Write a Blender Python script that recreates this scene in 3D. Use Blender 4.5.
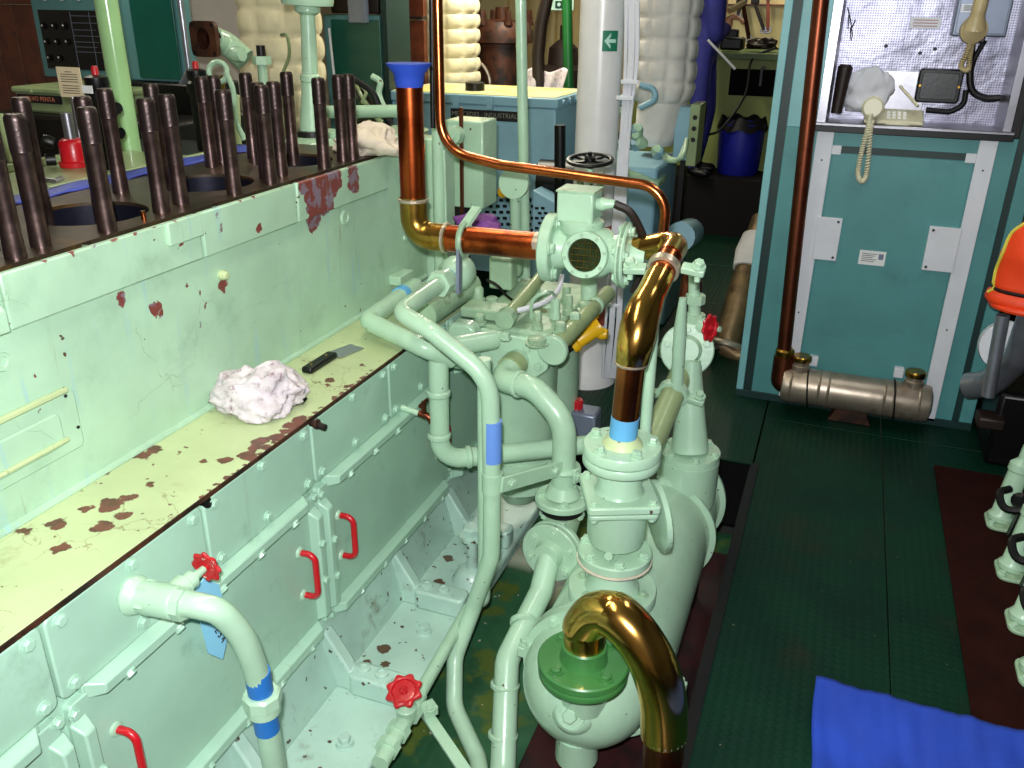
import bpy, bmesh, math, random
from mathutils import Vector, Matrix, Euler, noise
random.seed(7)
PI = math.pi
SC = bpy.context.scene
COL = SC.collection
for _o in list(bpy.data.objects):
    bpy.data.objects.remove(_o)

# ---------------------------------------------------------------- camera
CAM_H, FPX = 1.7, 867.0
_p, _y, _r = 0.4126, 0.35266, 0.01299
_f = Vector((-math.sin(_y)*math.cos(_p), math.cos(_y)*math.cos(_p), -math.sin(_p)))
_rt = Vector((math.cos(_y), math.sin(_y), 0)); _up = _rt.cross(_f)
_rt2 = math.cos(_r)*_rt + math.sin(_r)*_up; _up2 = -math.sin(_r)*_rt + math.cos(_r)*_up
CAMR = Matrix((_rt2, _up2, -_f)).transposed()
_cd = bpy.data.cameras.new('camera'); _cd.sensor_width = 36; _cd.lens = FPX/1024*36
_cd.clip_start = .02; _cd.clip_end = 60
_co = bpy.data.objects.new('camera', _cd); COL.objects.link(_co)
_co.matrix_world = Matrix.Translation((0, 0, CAM_H)) @ CAMR.to_4x4()
SC.camera = _co

def W(px, py, X=None, Y=None, Z=None):
    """point of the room seen at a picture position, on a plane of known distance or height"""
    d = CAMR @ Vector(((px-512)/FPX, -(py-384)/FPX, -1))
    if X is not None: k = X/d.x
    elif Y is not None: k = Y/d.y
    else: k = (Z-CAM_H)/d.z
    return Vector((0, 0, CAM_H)) + k*d

# ---------------------------------------------------------------- light
SC.view_settings.view_transform = 'Standard'
SC.view_settings.look = 'None'
SC.view_settings.gamma = 1.0
SC.view_settings.use_curve_mapping = False
SC.view_settings.exposure = 0.0
_w = bpy.data.worlds.new('world'); SC.world = _w; _w.use_nodes = True
_w.node_tree.nodes['Background'].inputs[0].default_value = (.85, .9, 1, 1)
_w.node_tree.nodes['Background'].inputs[1].default_value = .007

def lamp(name, typ, loc, energy, color, size=.1, size_y=None, aim=None):
    l = bpy.data.lights.new(name, typ); l.energy = energy; l.color = color
    if typ == 'AREA':
        l.shape = 'RECTANGLE' if size_y else 'DISK'; l.size = size
        if size_y: l.size_y = size_y
    else:
        l.shadow_soft_size = size
    o = bpy.data.objects.new(name, l); COL.objects.link(o); o.location = loc
    if aim is not None:
        o.rotation_euler = (Vector(aim)-Vector(loc)).to_track_quat('-Z', 'Y').to_euler()
    return o
# the photographer's flash, right above the lens
lamp('flash', 'SPOT', (-.03, -.01, CAM_H+.09), 295, (.95, .98, 1.0), .022, aim=(-1.0, 2.6, .55))
bpy.data.lights['flash'].spot_size = math.radians(100); bpy.data.lights['flash'].spot_blend = .6

# ---------------------------------------------------------------- materials
def lin(c):
    return tuple(((v/255)/12.92 if v/255 <= .04045 else ((v/255+.055)/1.055)**2.4) for v in c)
def rgba(c): return (*lin(c), 1)
MATS = {}
class NT:
    def __init__(s, m):
        m.use_nodes = True; s.t = m.node_tree; s.n = s.t.nodes; s.b = s.n['Principled BSDF']
        s.co = s.n.new('ShaderNodeTexCoord').outputs['Object']
    def link(s, a, b): s.t.links.new(a, b)
    def node(s, typ, **kw):
        n = s.n.new(typ)
        for k, v in kw.items(): setattr(n, k, v)
        return n
    def inp(s, sock, v):
        if hasattr(v, 'links'): s.link(v, sock)
        else: sock.default_value = v
    def math(s, op, a, b=0, clamp=False):
        n = s.node('ShaderNodeMath', operation=op, use_clamp=clamp)
        s.inp(n.inputs[0], a); s.inp(n.inputs[1], b); return n.outputs[0]
    def vmath(s, op, a, b):
        n = s.node('ShaderNodeVectorMath', operation=op)
        s.inp(n.inputs[0], a); s.inp(n.inputs[1], b); return n.outputs[0]
    def noise(s, scale, detail=4, rough=.55, co=None, out='Fac'):
        n = s.node('ShaderNodeTexNoise'); s.link(co or s.co, n.inputs['Vector'])
        n.inputs['Scale'].default_value = scale; n.inputs['Detail'].default_value = detail
        n.inputs['Roughness'].default_value = rough
        return n.outputs[out]
    def ramp(s, fac, a, b):
        n = s.node('ShaderNodeMapRange'); n.interpolation_type = 'SMOOTHSTEP'
        s.link(fac, n.inputs[0]); n.inputs[1].default_value = a; n.inputs[2].default_value = b
        return n.outputs[0]
    def mix(s, fac, a, b):
        n = s.node('ShaderNodeMix', data_type='RGBA')
        s.inp(n.inputs[0], fac); s.inp(n.inputs[6], a); s.inp(n.inputs[7], b); return n.outputs[2]
    def bump(s, h, strength, dist=.002):
        n = s.node('ShaderNodeBump'); n.inputs['Strength'].default_value = strength
        n.inputs['Distance'].default_value = dist; s.link(h, n.inputs['Height'])
        if s.b.inputs['Normal'].is_linked:
            s.link(s.b.inputs['Normal'].links[0].from_socket, n.inputs['Normal'])
        s.link(n.outputs[0], s.b.inputs['Normal'])
def mat(name, col, rough=.5, metal=0.0, var=.10, vs=6.0, dirt=None, dirt_s=9.0, dirt_a=(.62, .75), bump=.15, bs=60.0, coat=0.0, spec=.5, col2=None):
    m = bpy.data.materials.new(name); MATS[name] = m; t = NT(m)
    c = rgba(col); lo = tuple(v*(1-var) for v in c[:3])+(1,); hi = tuple(min(1, v*(1+var*.7)) for v in c[:3])+(1,)
    if col2: lo = rgba(col2)
    k = t.mix(t.ramp(t.noise(vs), .3, .7), lo, hi)
    if dirt:
        k = t.mix(t.ramp(t.noise(dirt_s, 6, .65), *dirt_a), k, rgba(dirt))
    t.link(k, t.b.inputs['Base Color'])
    t.b.inputs['Roughness'].default_value = rough; t.b.inputs['Metallic'].default_value = metal
    t.b.inputs['Specular IOR Level'].default_value = spec
    t.b.inputs['Coat Weight'].default_value = coat
    if bump: t.bump(t.noise(bs, 3), bump)
    return m
def chips(m, spots, col, col2=None, amp=.05, ns=22.0, off=(0, 0, 0), cracks=0.0):
    """flaked patches with a shape of their own: (x, y, z, radius) in world space, off = the thing's origin"""
    t = NT.__new__(NT); t.t = m.node_tree; t.n = t.t.nodes; t.b = t.n['Principled BSDF']
    t.co = [n for n in t.n if n.type == 'TEX_COORD'][0].outputs['Object']
    nz = t.noise(ns, 5, .6, out='Color')
    p = t.vmath('ADD', t.co, t.vmath('MULTIPLY', t.vmath('SUBTRACT', nz, (.5, .5, .5)), (amp*2,)*3))
    cur = None
    for x, y, z, r in spots:
        n = t.node('ShaderNodeVectorMath', operation='DISTANCE'); t.link(p, n.inputs[0])
        n.inputs[1].default_value = (x-off[0], y-off[1], z-off[2])
        d = t.math('SUBTRACT', n.outputs['Value'], r)
        cur = d if cur is None else t.math('MINIMUM', cur, d)
    mask = t.ramp(cur, .0015, -.0015)
    old = t.b.inputs['Base Color'].links[0].from_socket
    cc = rgba(col)
    if col2: cc = t.mix(t.ramp(t.noise(30), .5, .56), cc, rgba(col2))
    t.link(t.mix(mask, old, cc), t.b.inputs['Base Color'])
    t.bump(t.math('MULTIPLY', mask, -1), .6, .0015)
def specks(m, col, scale=40, a=(.70, .74)):
    t = NT.__new__(NT); t.t = m.node_tree; t.n = t.t.nodes; t.b = t.n['Principled BSDF']
    t.co = [n for n in t.n if n.type == 'TEX_COORD'][0].outputs['Object']
    old = t.b.inputs['Base Color'].links[0].from_socket
    t.link(t.mix(t.ramp(t.noise(scale, 2, .5), *a), old, rgba(col)), t.b.inputs['Base Color'])

def streaks(m, col, sx=30.0, a=(.60, .78), amt=.6):
    """runs of rust and oil that have trickled down a painted side"""
    t = NT.__new__(NT); t.t = m.node_tree; t.n = t.t.nodes; t.b = t.n['Principled BSDF']
    t.co = [n for n in t.n if n.type == 'TEX_COORD'][0].outputs['Object']
    v = t.vmath('MULTIPLY', t.co, (sx, sx, sx*.07))
    f = t.math('MULTIPLY', t.math('MULTIPLY', t.ramp(t.noise(1.0, 4, .6, co=v), *a), t.ramp(t.noise(3.5, 3), .42, .62)), amt)
    old = t.b.inputs['Base Color'].links[0].from_socket
    t.link(t.mix(f, old, rgba(col)), t.b.inputs['Base Color'])
def cracks(m, col, scale=7.0, w=.012, amt=.7):
    t = NT.__new__(NT); t.t = m.node_tree; t.n = t.t.nodes; t.b = t.n['Principled BSDF']
    t.co = [n for n in t.n if n.type == 'TEX_COORD'][0].outputs['Object']
    p = t.vmath('ADD', t.co, t.vmath('MULTIPLY', t.noise(9, 4, .6, out='Color'), (.12, .12, .12)))
    n = t.node('ShaderNodeTexVoronoi', feature='DISTANCE_TO_EDGE'); t.link(p, n.inputs['Vector']); n.inputs['Scale'].default_value = scale
    f = t.math('MULTIPLY', t.ramp(n.outputs['Distance'], w, 0), t.ramp(t.noise(3.0, 3), .50, .60))
    old = t.b.inputs['Base Color'].links[0].from_socket
    t.link(t.mix(t.math('MULTIPLY', f, amt), old, rgba(col)), t.b.inputs['Base Color'])
    t.bump(f, .5, .002)

PALE = (170, 203, 174)
ENG = Vector((-1.6, 1.9, -.2))
M = MATS
mat('pale_green_paint', PALE, .33, var=.10, vs=5, dirt=(120, 122, 88), dirt_s=14, dirt_a=(.68, .84), bump=.4, bs=40, coat=.45)
mat('pale_green_wall', PALE, .38, var=.10, vs=4, dirt=(140, 172, 144), dirt_s=5, dirt_a=(.52, .8), bump=.5, bs=22, coat=.2)
mat('pale_green_ledge', (186, 200, 152), .42, var=.08, vs=5, dirt=(150, 140, 96), dirt_s=8, dirt_a=(.58, .85), bump=.3, bs=40, coat=.15)  # yellower copy of the engine paint: warm overhead light put into the colour
mat('pale_green_door', (166, 203, 180), .36, var=.10, vs=3, dirt=(118, 150, 128), dirt_s=6, dirt_a=(.55, .85), bump=.22, bs=40, coat=.25)
mat('pale_green_bed', (174, 204, 190), .34, var=.10, vs=5, dirt=(112, 104, 76), dirt_s=8, dirt_a=(.56, .80), bump=.3, bs=30, coat=.25)
mat('dirty_green_paint', (150, 180, 148), .4, var=.18, vs=9, dirt=(92, 80, 44), dirt_s=12, dirt_a=(.55, .75), bump=.4, bs=40, coat=.15)
mat('dull_green_paint', (140, 156, 112), .4, var=.12, vs=7, dirt=(104, 96, 60), dirt_s=12, dirt_a=(.6, .8), bump=.25, bs=40, coat=.2)
mat('mid_green_paint', (62, 120, 62), .36, var=.14, vs=7, dirt=(38, 70, 36), dirt_s=10, bump=.25, bs=40, coat=.3)
mat('dark_green_pipe', (20, 96, 40), .4, bump=.1)
mat('copper', (196, 108, 62), .24, 1.0, var=.28, vs=10, dirt=(96, 46, 26), dirt_s=9, dirt_a=(.55, .8), bump=.10, bs=30)
mat('dark_copper', (128, 70, 50), .38, 1.0, var=.25, vs=8, dirt=(70, 36, 26), dirt_s=8, dirt_a=(.5, .8), bump=.1, bs=30)
mat('rust_copper', (176, 82, 40), .28, 1.0, var=.3, vs=8, dirt=(92, 40, 22), dirt_s=6, dirt_a=(.5, .7), bump=.12, bs=25)
mat('brass', (236, 178, 92), .17, 1.0, var=.16, vs=8, dirt=(150, 112, 40), dirt_s=7, dirt_a=(.5, .8), bump=.06, bs=20)
mat('old_brass', (170, 132, 60), .28, 1.0, var=.3, vs=12, dirt=(80, 56, 26), dirt_s=14, dirt_a=(.5, .75), bump=.15)
mat('solder', (205, 190, 170), .38, .8, bump=.5, bs=90)
mat('light_blue_tape', (96, 168, 214), .5, var=.06)
mat('blue_tape', (40, 110, 186), .45, var=.1, dirt=(170, 200, 215), dirt_s=40, dirt_a=(.68, .74))
mat('periwinkle_tape', (104, 146, 222), .5, var=.06)
mat('red_paint', (186, 20, 32), .32, var=.15, bump=.2, coat=.3)
mat('worn_red_paint', (176, 26, 34), .35, var=.15, dirt=(196, 176, 160), dirt_s=60, dirt_a=(.62, .68), bump=.3)
mat('stud_steel', (122, 100, 96), .30, .95, var=.4, vs=16, dirt=(176, 166, 166), dirt_s=13, dirt_a=(.56, .78), bump=.35, bs=50)
mat('thread_steel', (70, 58, 56), .36, .85, bump=.3, bs=120)
mat('deck_steel', (58, 46, 34), .42, .5, var=.3, vs=7, dirt=(92, 66, 30), dirt_s=9, dirt_a=(.5, .7), bump=.5, bs=25)
mat('bore_steel', (30, 30, 44), .35, .6, var=.2)
mat('dark_iron', (28, 24, 24), .4, .4, var=.2, bump=.3)
mat('black_paint', (9, 8, 10), .38, var=.2, bump=.1, spec=.35)
mat('void_black', (3, 3, 3), .8, spec=.1)
mat('bronze_pipe', (122, 100, 70), .42, .6, var=.25, vs=14, dirt=(70, 52, 34), dirt_s=12, dirt_a=(.5, .75), bump=.5, bs=60)
mat('black_rubber', (8, 8, 9), .55, spec=.3)
mat('teal_locker', (74, 136, 136), .5, var=.10, vs=3, dirt=(62, 116, 120), dirt_s=5, dirt_a=(.5, .8), bump=.35, bs=160)
mat('pale_teal', (118, 176, 180), .45, var=.08, vs=5, bump=.3, bs=120)
mat('dark_teal', (8, 44, 42), .5, var=.15, bump=.1)
mat('cabinet_green', (10, 78, 66), .32, var=.12, bump=.1, coat=.3)
mat('cabinet_blue', (84, 130, 132), .4, var=.1)
mat('white_strip', (206, 208, 214), .5, var=.05, vs=8, dirt=(170, 168, 166), dirt_s=18, dirt_a=(.65, .8))
mat('white_plastic', (222, 222, 218), .4, var=.03)
mat('cream_plastic', (206, 200, 170), .4, var=.05)
mat('tan_plastic', (176, 158, 116), .4, var=.05)
mat('stainless', (160, 158, 166), .34, .9, var=.1, vs=12, bump=.1)
mat('dull_steel', (170, 156, 140), .38, .75, var=.22, vs=8, dirt=(96, 76, 60), dirt_s=9, dirt_a=(.52, .75), bump=.35, bs=30)
mat('grey_steel', (168, 170, 180), .32, .8, var=.15, vs=10, bump=.15)
mat('grey_box', (120, 128, 146), .35, .3, var=.12)
mat('mat_red', (36, 10, 6), .9, spec=.1, var=.25, vs=10, bump=.4, bs=90)
mat('tray_red', (52, 12, 14), .6, var=.2, dirt=(30, 10, 12), dirt_s=6, dirt_a=(.45, .6))
mat('bilge_green', (48, 92, 62), .35, var=.35, vs=4, dirt=(84, 100, 42), dirt_s=7, dirt_a=(.5, .62), bump=.5, bs=16, coat=.25)
specks(M['bilge_green'], (176, 170, 150), 24, (.70, .73))
mat('cloth_blue', (28, 66, 176), .75, var=.10, vs=9, bump=.35, bs=120)
mat('tarp_blue', (58, 74, 170), .5, var=.2)
mat('cloth_white', (206, 196, 200), .85, var=.12, vs=25, dirt=(132, 104, 112), dirt_s=34, dirt_a=(.52, .72), bump=.6, bs=110)
mat('cloth_cream', (214, 200, 180), .85, var=.12, vs=18, bump=.5, bs=90)
mat('cloth_purple', (120, 62, 136), .7, var=.3, vs=30, bump=.6)
mat('lagging', (226, 214, 178), .8, var=.10, vs=7, dirt=(196, 168, 116), dirt_s=6, dirt_a=(.55, .85), bump=.4, bs=90)
mat('lagging_white', (214, 208, 204), .8, var=.10, vs=7, dirt=(186, 160, 124), dirt_s=5, dirt_a=(.55, .85), bump=.4, bs=90)
mat('column_white', (214, 212, 212), .3, var=.05, vs=6, dirt=(196, 186, 170), dirt_s=4, bump=.2, bs=30, coat=.4)
mat('generator_blue', (132, 172, 190), .42, var=.10, vs=4, dirt=(96, 140, 156), dirt_s=8, bump=.15, coat=.15)
mat('generator_top', (190, 186, 150), .5, var=.15, vs=4, dirt=(206, 190, 110), dirt_s=3, dirt_a=(.45, .6))
mat('nameplate_black', (20, 16, 20), .4)
mat('plate_letter', (150, 146, 140), .35, .5)
mat('red_letter', (196, 116, 92), .45)
mat('rust_brown', (76, 42, 26), .5, .3, var=.4, vs=12, dirt=(36, 22, 16), dirt_s=9, dirt_a=(.45, .6), bump=.5, bs=30)
mat('pole_green', (158, 200, 140), .18, var=.06, bump=.12, bs=50, coat=.6)
mat('riser_shade', (14, 10, 8), .7, spec=.2)  # shadow on the step riser put into the colour
mat('dark_brown', (34, 22, 17), .5, .2, var=.3, bump=.3)
mat('sign_green', (22, 112, 84), .5, var=.03)
mat('sign_pale', (176, 214, 200), .5, var=.02)
mat('paper', (214, 196, 160), .7, var=.05)
mat('label_paper', (214, 216, 214), .55, var=.03)
mat('ink', (42, 40, 42), .6)
mat('wood', (96, 42, 18), .42, var=.3, vs=5, dirt=(66, 26, 12), dirt_s=6, dirt_a=(.45, .65), coat=.2)
mat('tag_blue', (140, 204, 234), .5, var=.04)
mat('panel_black', (7, 7, 8), .35, var=.1)
mat('yellow_paint', (228, 176, 20), .35, var=.1, dirt=(150, 104, 20), dirt_s=14, bump=.2)
mat('orange_fabric', (238, 66, 16), .55, var=.1, vs=6, bump=.3, bs=30)
mat('yellow_fabric', (206, 196, 70), .6)
mat('bucket_blue', (20, 26, 132), .4, var=.1)
mat('plastic_bag', (216, 216, 222), .22, var=.1)
mat('suit_blue', (34, 36, 116), .8, var=.2, vs=6, bump=.3)
mat('skin', (214, 150, 116), .5, var=.08)
mat('hair', (60, 44, 34), .6, var=.2)
mat('olive_wall', (120, 130, 62), .55, var=.12, vs=3)
mat('bench_green', (88, 108, 62), .55, var=.15, vs=4)
mat('cream_wall', (222, 204, 150), .6, var=.06, vs=2)
mat('grey_wall', (206, 196, 184), .55, var=.05)
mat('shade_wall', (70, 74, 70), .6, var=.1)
mat('ceiling_paint', (206, 206, 190), .6, var=.05)
mat('sight_glass', (34, 46, 24), .08, var=.4, vs=30, coat=1.0)
mat('cable_white', (204, 204, 212), .45, var=.05)
mat('terracotta', (150, 70, 52), .5, var=.2)
mat('flash_tube', (250, 250, 240), .4)
_e = M['flash_tube'].node_tree.nodes['Principled BSDF']
_e.inputs['Emission Color'].default_value = (1, .95, .78, 1); _e.inputs['Emission Strength'].default_value = 6

chips(M['pale_green_wall'], [(-1.475, 1.444, 1.078, .016), (-1.475, 1.543, 1.029, .018), (-1.475, 1.555, 1.012, .010), (-1.475, 1.657, 1.053, .006), (-1.475, 1.688, .943, .008),
    (-1.475, 1.798, 1.013, .016), (-1.475, 1.805, 1.03, .010), (-1.46, 1.954, 1.133, .016), (-1.46, 1.79, 1.195, .012), (-1.46, 1.80, 1.17, .008), (-1.46, 2.25, 1.17, .07), (-1.46, 2.24, 1.10, .045), (-1.46, 2.31, 1.12, .035),
    (-1.46, 2.34, 1.20, .06), (-1.46, 2.19, 1.21, .03), (-1.46, 2.469, 1.165, .035), (-1.46, 2.465, 1.2, .03), (-1.46, 1.649, 1.154, .007), (-1.475, 1.186, .989, .005), (-1.475, 1.70, 1.02, .006), (-1.475, 1.72, .98, .005)]+[(-1.462, 1.2+.062*k, 1.222, .005+.004*((k*7) % 5)/4) for k in range(16)],
    (124, 58, 52), (128, 108, 122), amp=.028, ns=26, off=ENG)
specks(M['pale_green_wall'], (86, 60, 44), 34, (.745, .765))
_L = [(-1.455, 1.404, .022), (-1.445, 1.44, .018), (-1.359, 1.202, .026), (-1.345, 1.24, .018), (-1.405, 1.099, .022), (-1.33, 1.04, .02), (-1.257, 1.458, .018), (-1.30, 1.44, .012),
      (-1.339, 1.301, .012), (-1.31, 1.13, .022), (-1.30, 1.18, .016), (-1.383, 1.446, .009), (-1.28, 1.963, .016), (-1.27, 1.93, .010), (-1.445, 1.06, .016), (-1.40, 1.17, .012), (-1.47, 1.30, .010), (-1.25, 2.10, .010)]
for _k in range(26): _L.append((-1.196-.008*random.random(), 1.30+_k*.031, .006+.010*random.random()))
for _k in range(7): _L.append((-1.235+.03*random.random(), 1.50+_k*.035, .014+.014*random.random()))
for _k in range(9): _L.append((-1.478, 2.44+_k*.035, .012))
chips(M['pale_green_ledge'], [(x, y, .705, r) for x, y, r in _L], (112, 62, 48), (92, 56, 40), amp=.026, ns=30, off=ENG)
specks(M['pale_green_ledge'], (96, 66, 40), 46, (.71, .735))

streaks(M['pale_green_wall'], (150, 190, 196), 26, (.56, .70), .8); streaks(M['pale_green_wall'], (126, 116, 74), 34, (.62, .78), .6)
cracks(M['pale_green_wall'], (120, 136, 104), 5.0, .006, .4)
streaks(M['pale_green_door'], (120, 112, 76), 34, (.62, .80), .5)
specks(M['pale_green_bed'], (74, 56, 40), 30, (.67, .71))
chips(M['pale_green_bed'], [(-1.12, 1.90, -.168, .022), (-1.08, 1.84, -.168, .014), (-1.14, 1.83, -.168, .012), (-1.10, 2.28, -.168, .018), (-1.13, 2.42, -.168, .02), (-1.02, 1.93, -.168, .006), (-1.05, 1.42, -.168, .008)], (92, 68, 50), amp=.03, ns=30, off=ENG); streaks(M['pale_green_bed'], (110, 96, 62), 30, (.6, .8), .5)
specks(M['pale_green_paint'], (92, 74, 50), 42, (.73, .75))
cracks(M['pale_green_ledge'], (120, 92, 56), 9.0, .012, .6)
_b = M['plastic_bag'].node_tree.nodes['Principled BSDF']; _b.inputs['Transmission Weight'].default_value = .12; _b.inputs['IOR'].default_value = 1.12
def m_tread():
    m = bpy.data.materials.new('tread_plate_paint'); M['tread_plate_paint'] = m; t = NT(m)
    s = t.node('ShaderNodeSeparateXYZ'); t.link(t.co, s.inputs[0])
    def bars(a, b):
        u = t.math('ADD', s.outputs['X'], s.outputs['Y']); v = t.math('SUBTRACT', s.outputs['X'], s.outputs['Y'])
        u = t.math('ADD', t.math('MULTIPLY', u, 118), a); v = t.math('ADD', t.math('MULTIPLY', v, 118), b)
        return u, v
    u, v = bars(0, 0)
    su = t.math('SINE', u); sv = t.math('SINE', v)
    a = t.math('MULTIPLY', t.math('POWER', t.math('ABSOLUTE', su), .7), t.math('POWER', t.math('ABSOLUTE', t.math('COSINE', v)), 5))
    b = t.math('MULTIPLY', t.math('POWER', t.math('ABSOLUTE', sv), .7), t.math('POWER', t.math('ABSOLUTE', t.math('COSINE', u)), 5))
    sel = t.math('GREATER_THAN', t.math('MULTIPLY', su, sv), 0)
    n = t.node('ShaderNodeMix'); t.link(sel, n.inputs[0]); t.link(a, n.inputs[2]); t.link(b, n.inputs[3])
    h = n.outputs[0]
    c = t.mix(t.ramp(t.noise(3, 6), .3, .7), rgba((3, 34, 24)), rgba((5, 44, 29)))
    c = t.mix(t.ramp(t.noise(2.2, 5, .6), .54, .72), c, rgba((28, 36, 22)))
    c = t.mix(t.ramp(t.noise(70, 2, .5), .76, .78), c, rgba((150, 146, 110)))
    t.link(c, t.b.inputs['Base Color']); t.b.inputs['Roughness'].default_value = .46
    t.b.inputs['Specular IOR Level'].default_value = .16
    t.bump(h, .4, .002)
m_tread()
def m_perf():
    m = bpy.data.materials.new('perforated_steel'); M['perforated_steel'] = m; t = NT(m)
    s = t.node('ShaderNodeSeparateXYZ'); t.link(t.co, s.inputs[0])
    u = t.math('MULTIPLY', t.math('ADD', s.outputs['X'], s.outputs['Z']), 330); v = t.math('MULTIPLY', t.math('SUBTRACT', s.outputs['X'], s.outputs['Z']), 330)
    h = t.math('MULTIPLY', t.math('SINE', u), t.math('SINE', v))
    hole = t.ramp(h, .25, .6)
    c = t.mix(t.ramp(t.noise(6), .3, .7), rgba((132, 130, 146)), rgba((160, 158, 172)))
    c = t.mix(hole, c, rgba((70, 70, 92)))
    t.link(c, t.b.inputs['Base Color']); t.b.inputs['Metallic'].default_value = .7; t.b.inputs['Roughness'].default_value = .38
    t.bump(t.noise(5), .5, .02)
m_perf()

# ---------------------------------------------------------------- mesh helpers
ROOT = {}
def base_of(o): return ROOT.get(o.name, Vector((0, 0, 0)))
def frame(d):
    d = Vector(d).normalized()
    a = Vector((0, 0, 1)) if abs(d.z) < .9 else Vector((1, 0, 0))
    x = a.cross(d).normalized(); return x, d.cross(x), d
class MB:
    def __init__(s): s.v = []; s.f = []
    def add(s, vs, fs):
        n = len(s.v); s.v += [Vector(p) for p in vs]; s.f += [tuple(i+n for i in f) for f in fs]; return s
    def box(s, x0, x1, y0, y1, z0, z1):
        return s.add([(x0, y0, z0), (x1, y0, z0), (x1, y1, z0), (x0, y1, z0), (x0, y0, z1), (x1, y0, z1), (x1, y1, z1), (x0, y1, z1)],
                     [(0, 3, 2, 1), (4, 5, 6, 7), (0, 1, 5, 4), (1, 2, 6, 5), (2, 3, 7, 6), (3, 0, 4, 7)])
    def obox(s, c, d, sx, sy, sz, up=None):
        """box centred at c, its z along d"""
        x, y, z = frame(d)
        if up is not None:
            y = Vector(up); y = (y-z*y.dot(z)).normalized(); x = y.cross(z)
        c = Vector(c); vs = [c+x*i*sx/2+y*j*sy/2+z*k*sz/2 for k in (-1, 1) for i, j in ((-1, -1), (1, -1), (1, 1), (-1, 1))]
        return s.add(vs, [(0, 3, 2, 1), (4, 5, 6, 7), (0, 1, 5, 4), (1, 2, 6, 5), (2, 3, 7, 6), (3, 0, 4, 7)])
    def prism(s, pts, axis, a0, a1):
        """2d outline extruded along an axis: x:(y,z) y:(x,z) z:(x,y)"""
        def p3(p, a): return {'x': (a, p[0], p[1]), 'y': (p[0], a, p[1]), 'z': (p[0], p[1], a)}[axis]
        n = len(pts); vs = [p3(p, a0) for p in pts]+[p3(p, a1) for p in pts]
        fs = [tuple(range(n)), tuple(range(2*n-1, n-1, -1))]+[(i, i+n, (i+1) % n+n, (i+1) % n) for i in range(n)]
        return s.add(vs, fs)
    def lathe(s, prof, o, d, seg=24, cap=True):
        x, y, z = frame(d); o = Vector(o); vs = []; fs = []; rings = []
        for r, h in prof:
            if r < 1e-6: rings.append([len(vs)]); vs.append(o+z*h)
            else:
                rings.append(list(range(len(vs), len(vs)+seg)))
                vs += [o+z*h+(x*math.cos(2*PI*i/seg)+y*math.sin(2*PI*i/seg))*r for i in range(seg)]
        for a, b in zip(rings, rings[1:]):
            for i in range(seg):
                j = (i+1) % seg
                if len(a) == 1 and len(b) == 1: continue
                if len(a) == 1: fs.append((a[0], b[j], b[i]))
                elif len(b) == 1: fs.append((a[i], a[j], b[0]))
                else: fs.append((a[i], a[j], b[j], b[i]))
        if cap:
            if len(rings[0]) > 1: fs.append(tuple(reversed(rings[0])))
            if len(rings[-1]) > 1: fs.append(tuple(rings[-1]))
        return s.add(vs, fs)
    def cyl(s, a, b, r, r2=None, seg=20):
        a = Vector(a); b = Vector(b); L = (b-a).length
        return s.lathe([(r, 0), (r if r2 is None else r2, L)], a, b-a, seg)
    def tube(s, path, r, seg=16, fil=0, cap=True, rad=None):
        pts = fillet([Vector(p) for p in path], fil) if fil else [Vector(p) for p in path]
        n = len(pts); T = []
        for i in range(n):
            a = pts[max(i-1, 0)]; b = pts[min(i+1, n-1)]; T.append((b-a).normalized())
        x, y, z = frame(T[0]); vs = []; fs = []
        tot = [0]
        for i in range(1, n): tot.append(tot[-1]+(pts[i]-pts[i-1]).length)
        for i in range(n):
            x = (x-T[i]*x.dot(T[i])).normalized(); y = T[i].cross(x)
            rr = r if rad is None else rad(tot[i]/tot[-1])
            vs += [pts[i]+(x*math.cos(2*PI*k/seg)+y*math.sin(2*PI*k/seg))*rr for k in range(seg)]
        for i in range(n-1):
            for k in range(seg):
                j = (k+1) % seg; fs.append((i*seg+k, i*seg+j, (i+1)*seg+j, (i+1)*seg+k))
        if cap: fs += [tuple(reversed(range(seg))), tuple(range((n-1)*seg, n*seg))]
        return s.add(vs, fs)
    def torus(s, c, d, R, r, seg=28, sub=8, a0=0, a1=2*PI):
        x, y, z = frame(d); c = Vector(c); vs = []; fs = []; full = abs(a1-a0-2*PI) < 1e-4
        n = seg if full else seg+1
        for i in range(n):
            a = a0+(a1-a0)*i/seg; e = x*math.cos(a)+y*math.sin(a)
            vs += [c+e*(R+r*math.cos(2*PI*k/sub))+z*r*math.sin(2*PI*k/sub) for k in range(sub)]
        for i in range(seg):
            i2 = (i+1) % n
            for k in range(sub):
                j = (k+1) % sub; fs.append((i*sub+k, i2*sub+k, i2*sub+j, i*sub+j))
        return s.add(vs, fs)
    def grid(s, fn, nu, nv, closeu=False):
        vs = [fn(i/nu, j/nv) for j in range(nv+1) for i in range(nu if closeu else nu+1)]
        w = nu if closeu else nu+1; fs = []
        for j in range(nv):
            for i in range(nu):
                i2 = (i+1) % w; fs.append((j*w+i, j*w+i2, (j+1)*w+i2, (j+1)*w+i))
        return s.add(vs, fs)
    def mesh(s, name, mt, off=Vector((0, 0, 0)), sharp=38):
        me = bpy.data.meshes.new(name); me.from_pydata([tuple(v-off) for v in s.v], [], s.f)
        bm = bmesh.new(); bm.from_mesh(me); bmesh.ops.recalc_face_normals(bm, faces=bm.faces[:]); bm.to_mesh(me); bm.free()
        me.materials.append(M[mt]); me.shade_smooth(); me.set_sharp_from_angle(angle=math.radians(sharp)); me.update()
        return me
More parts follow.
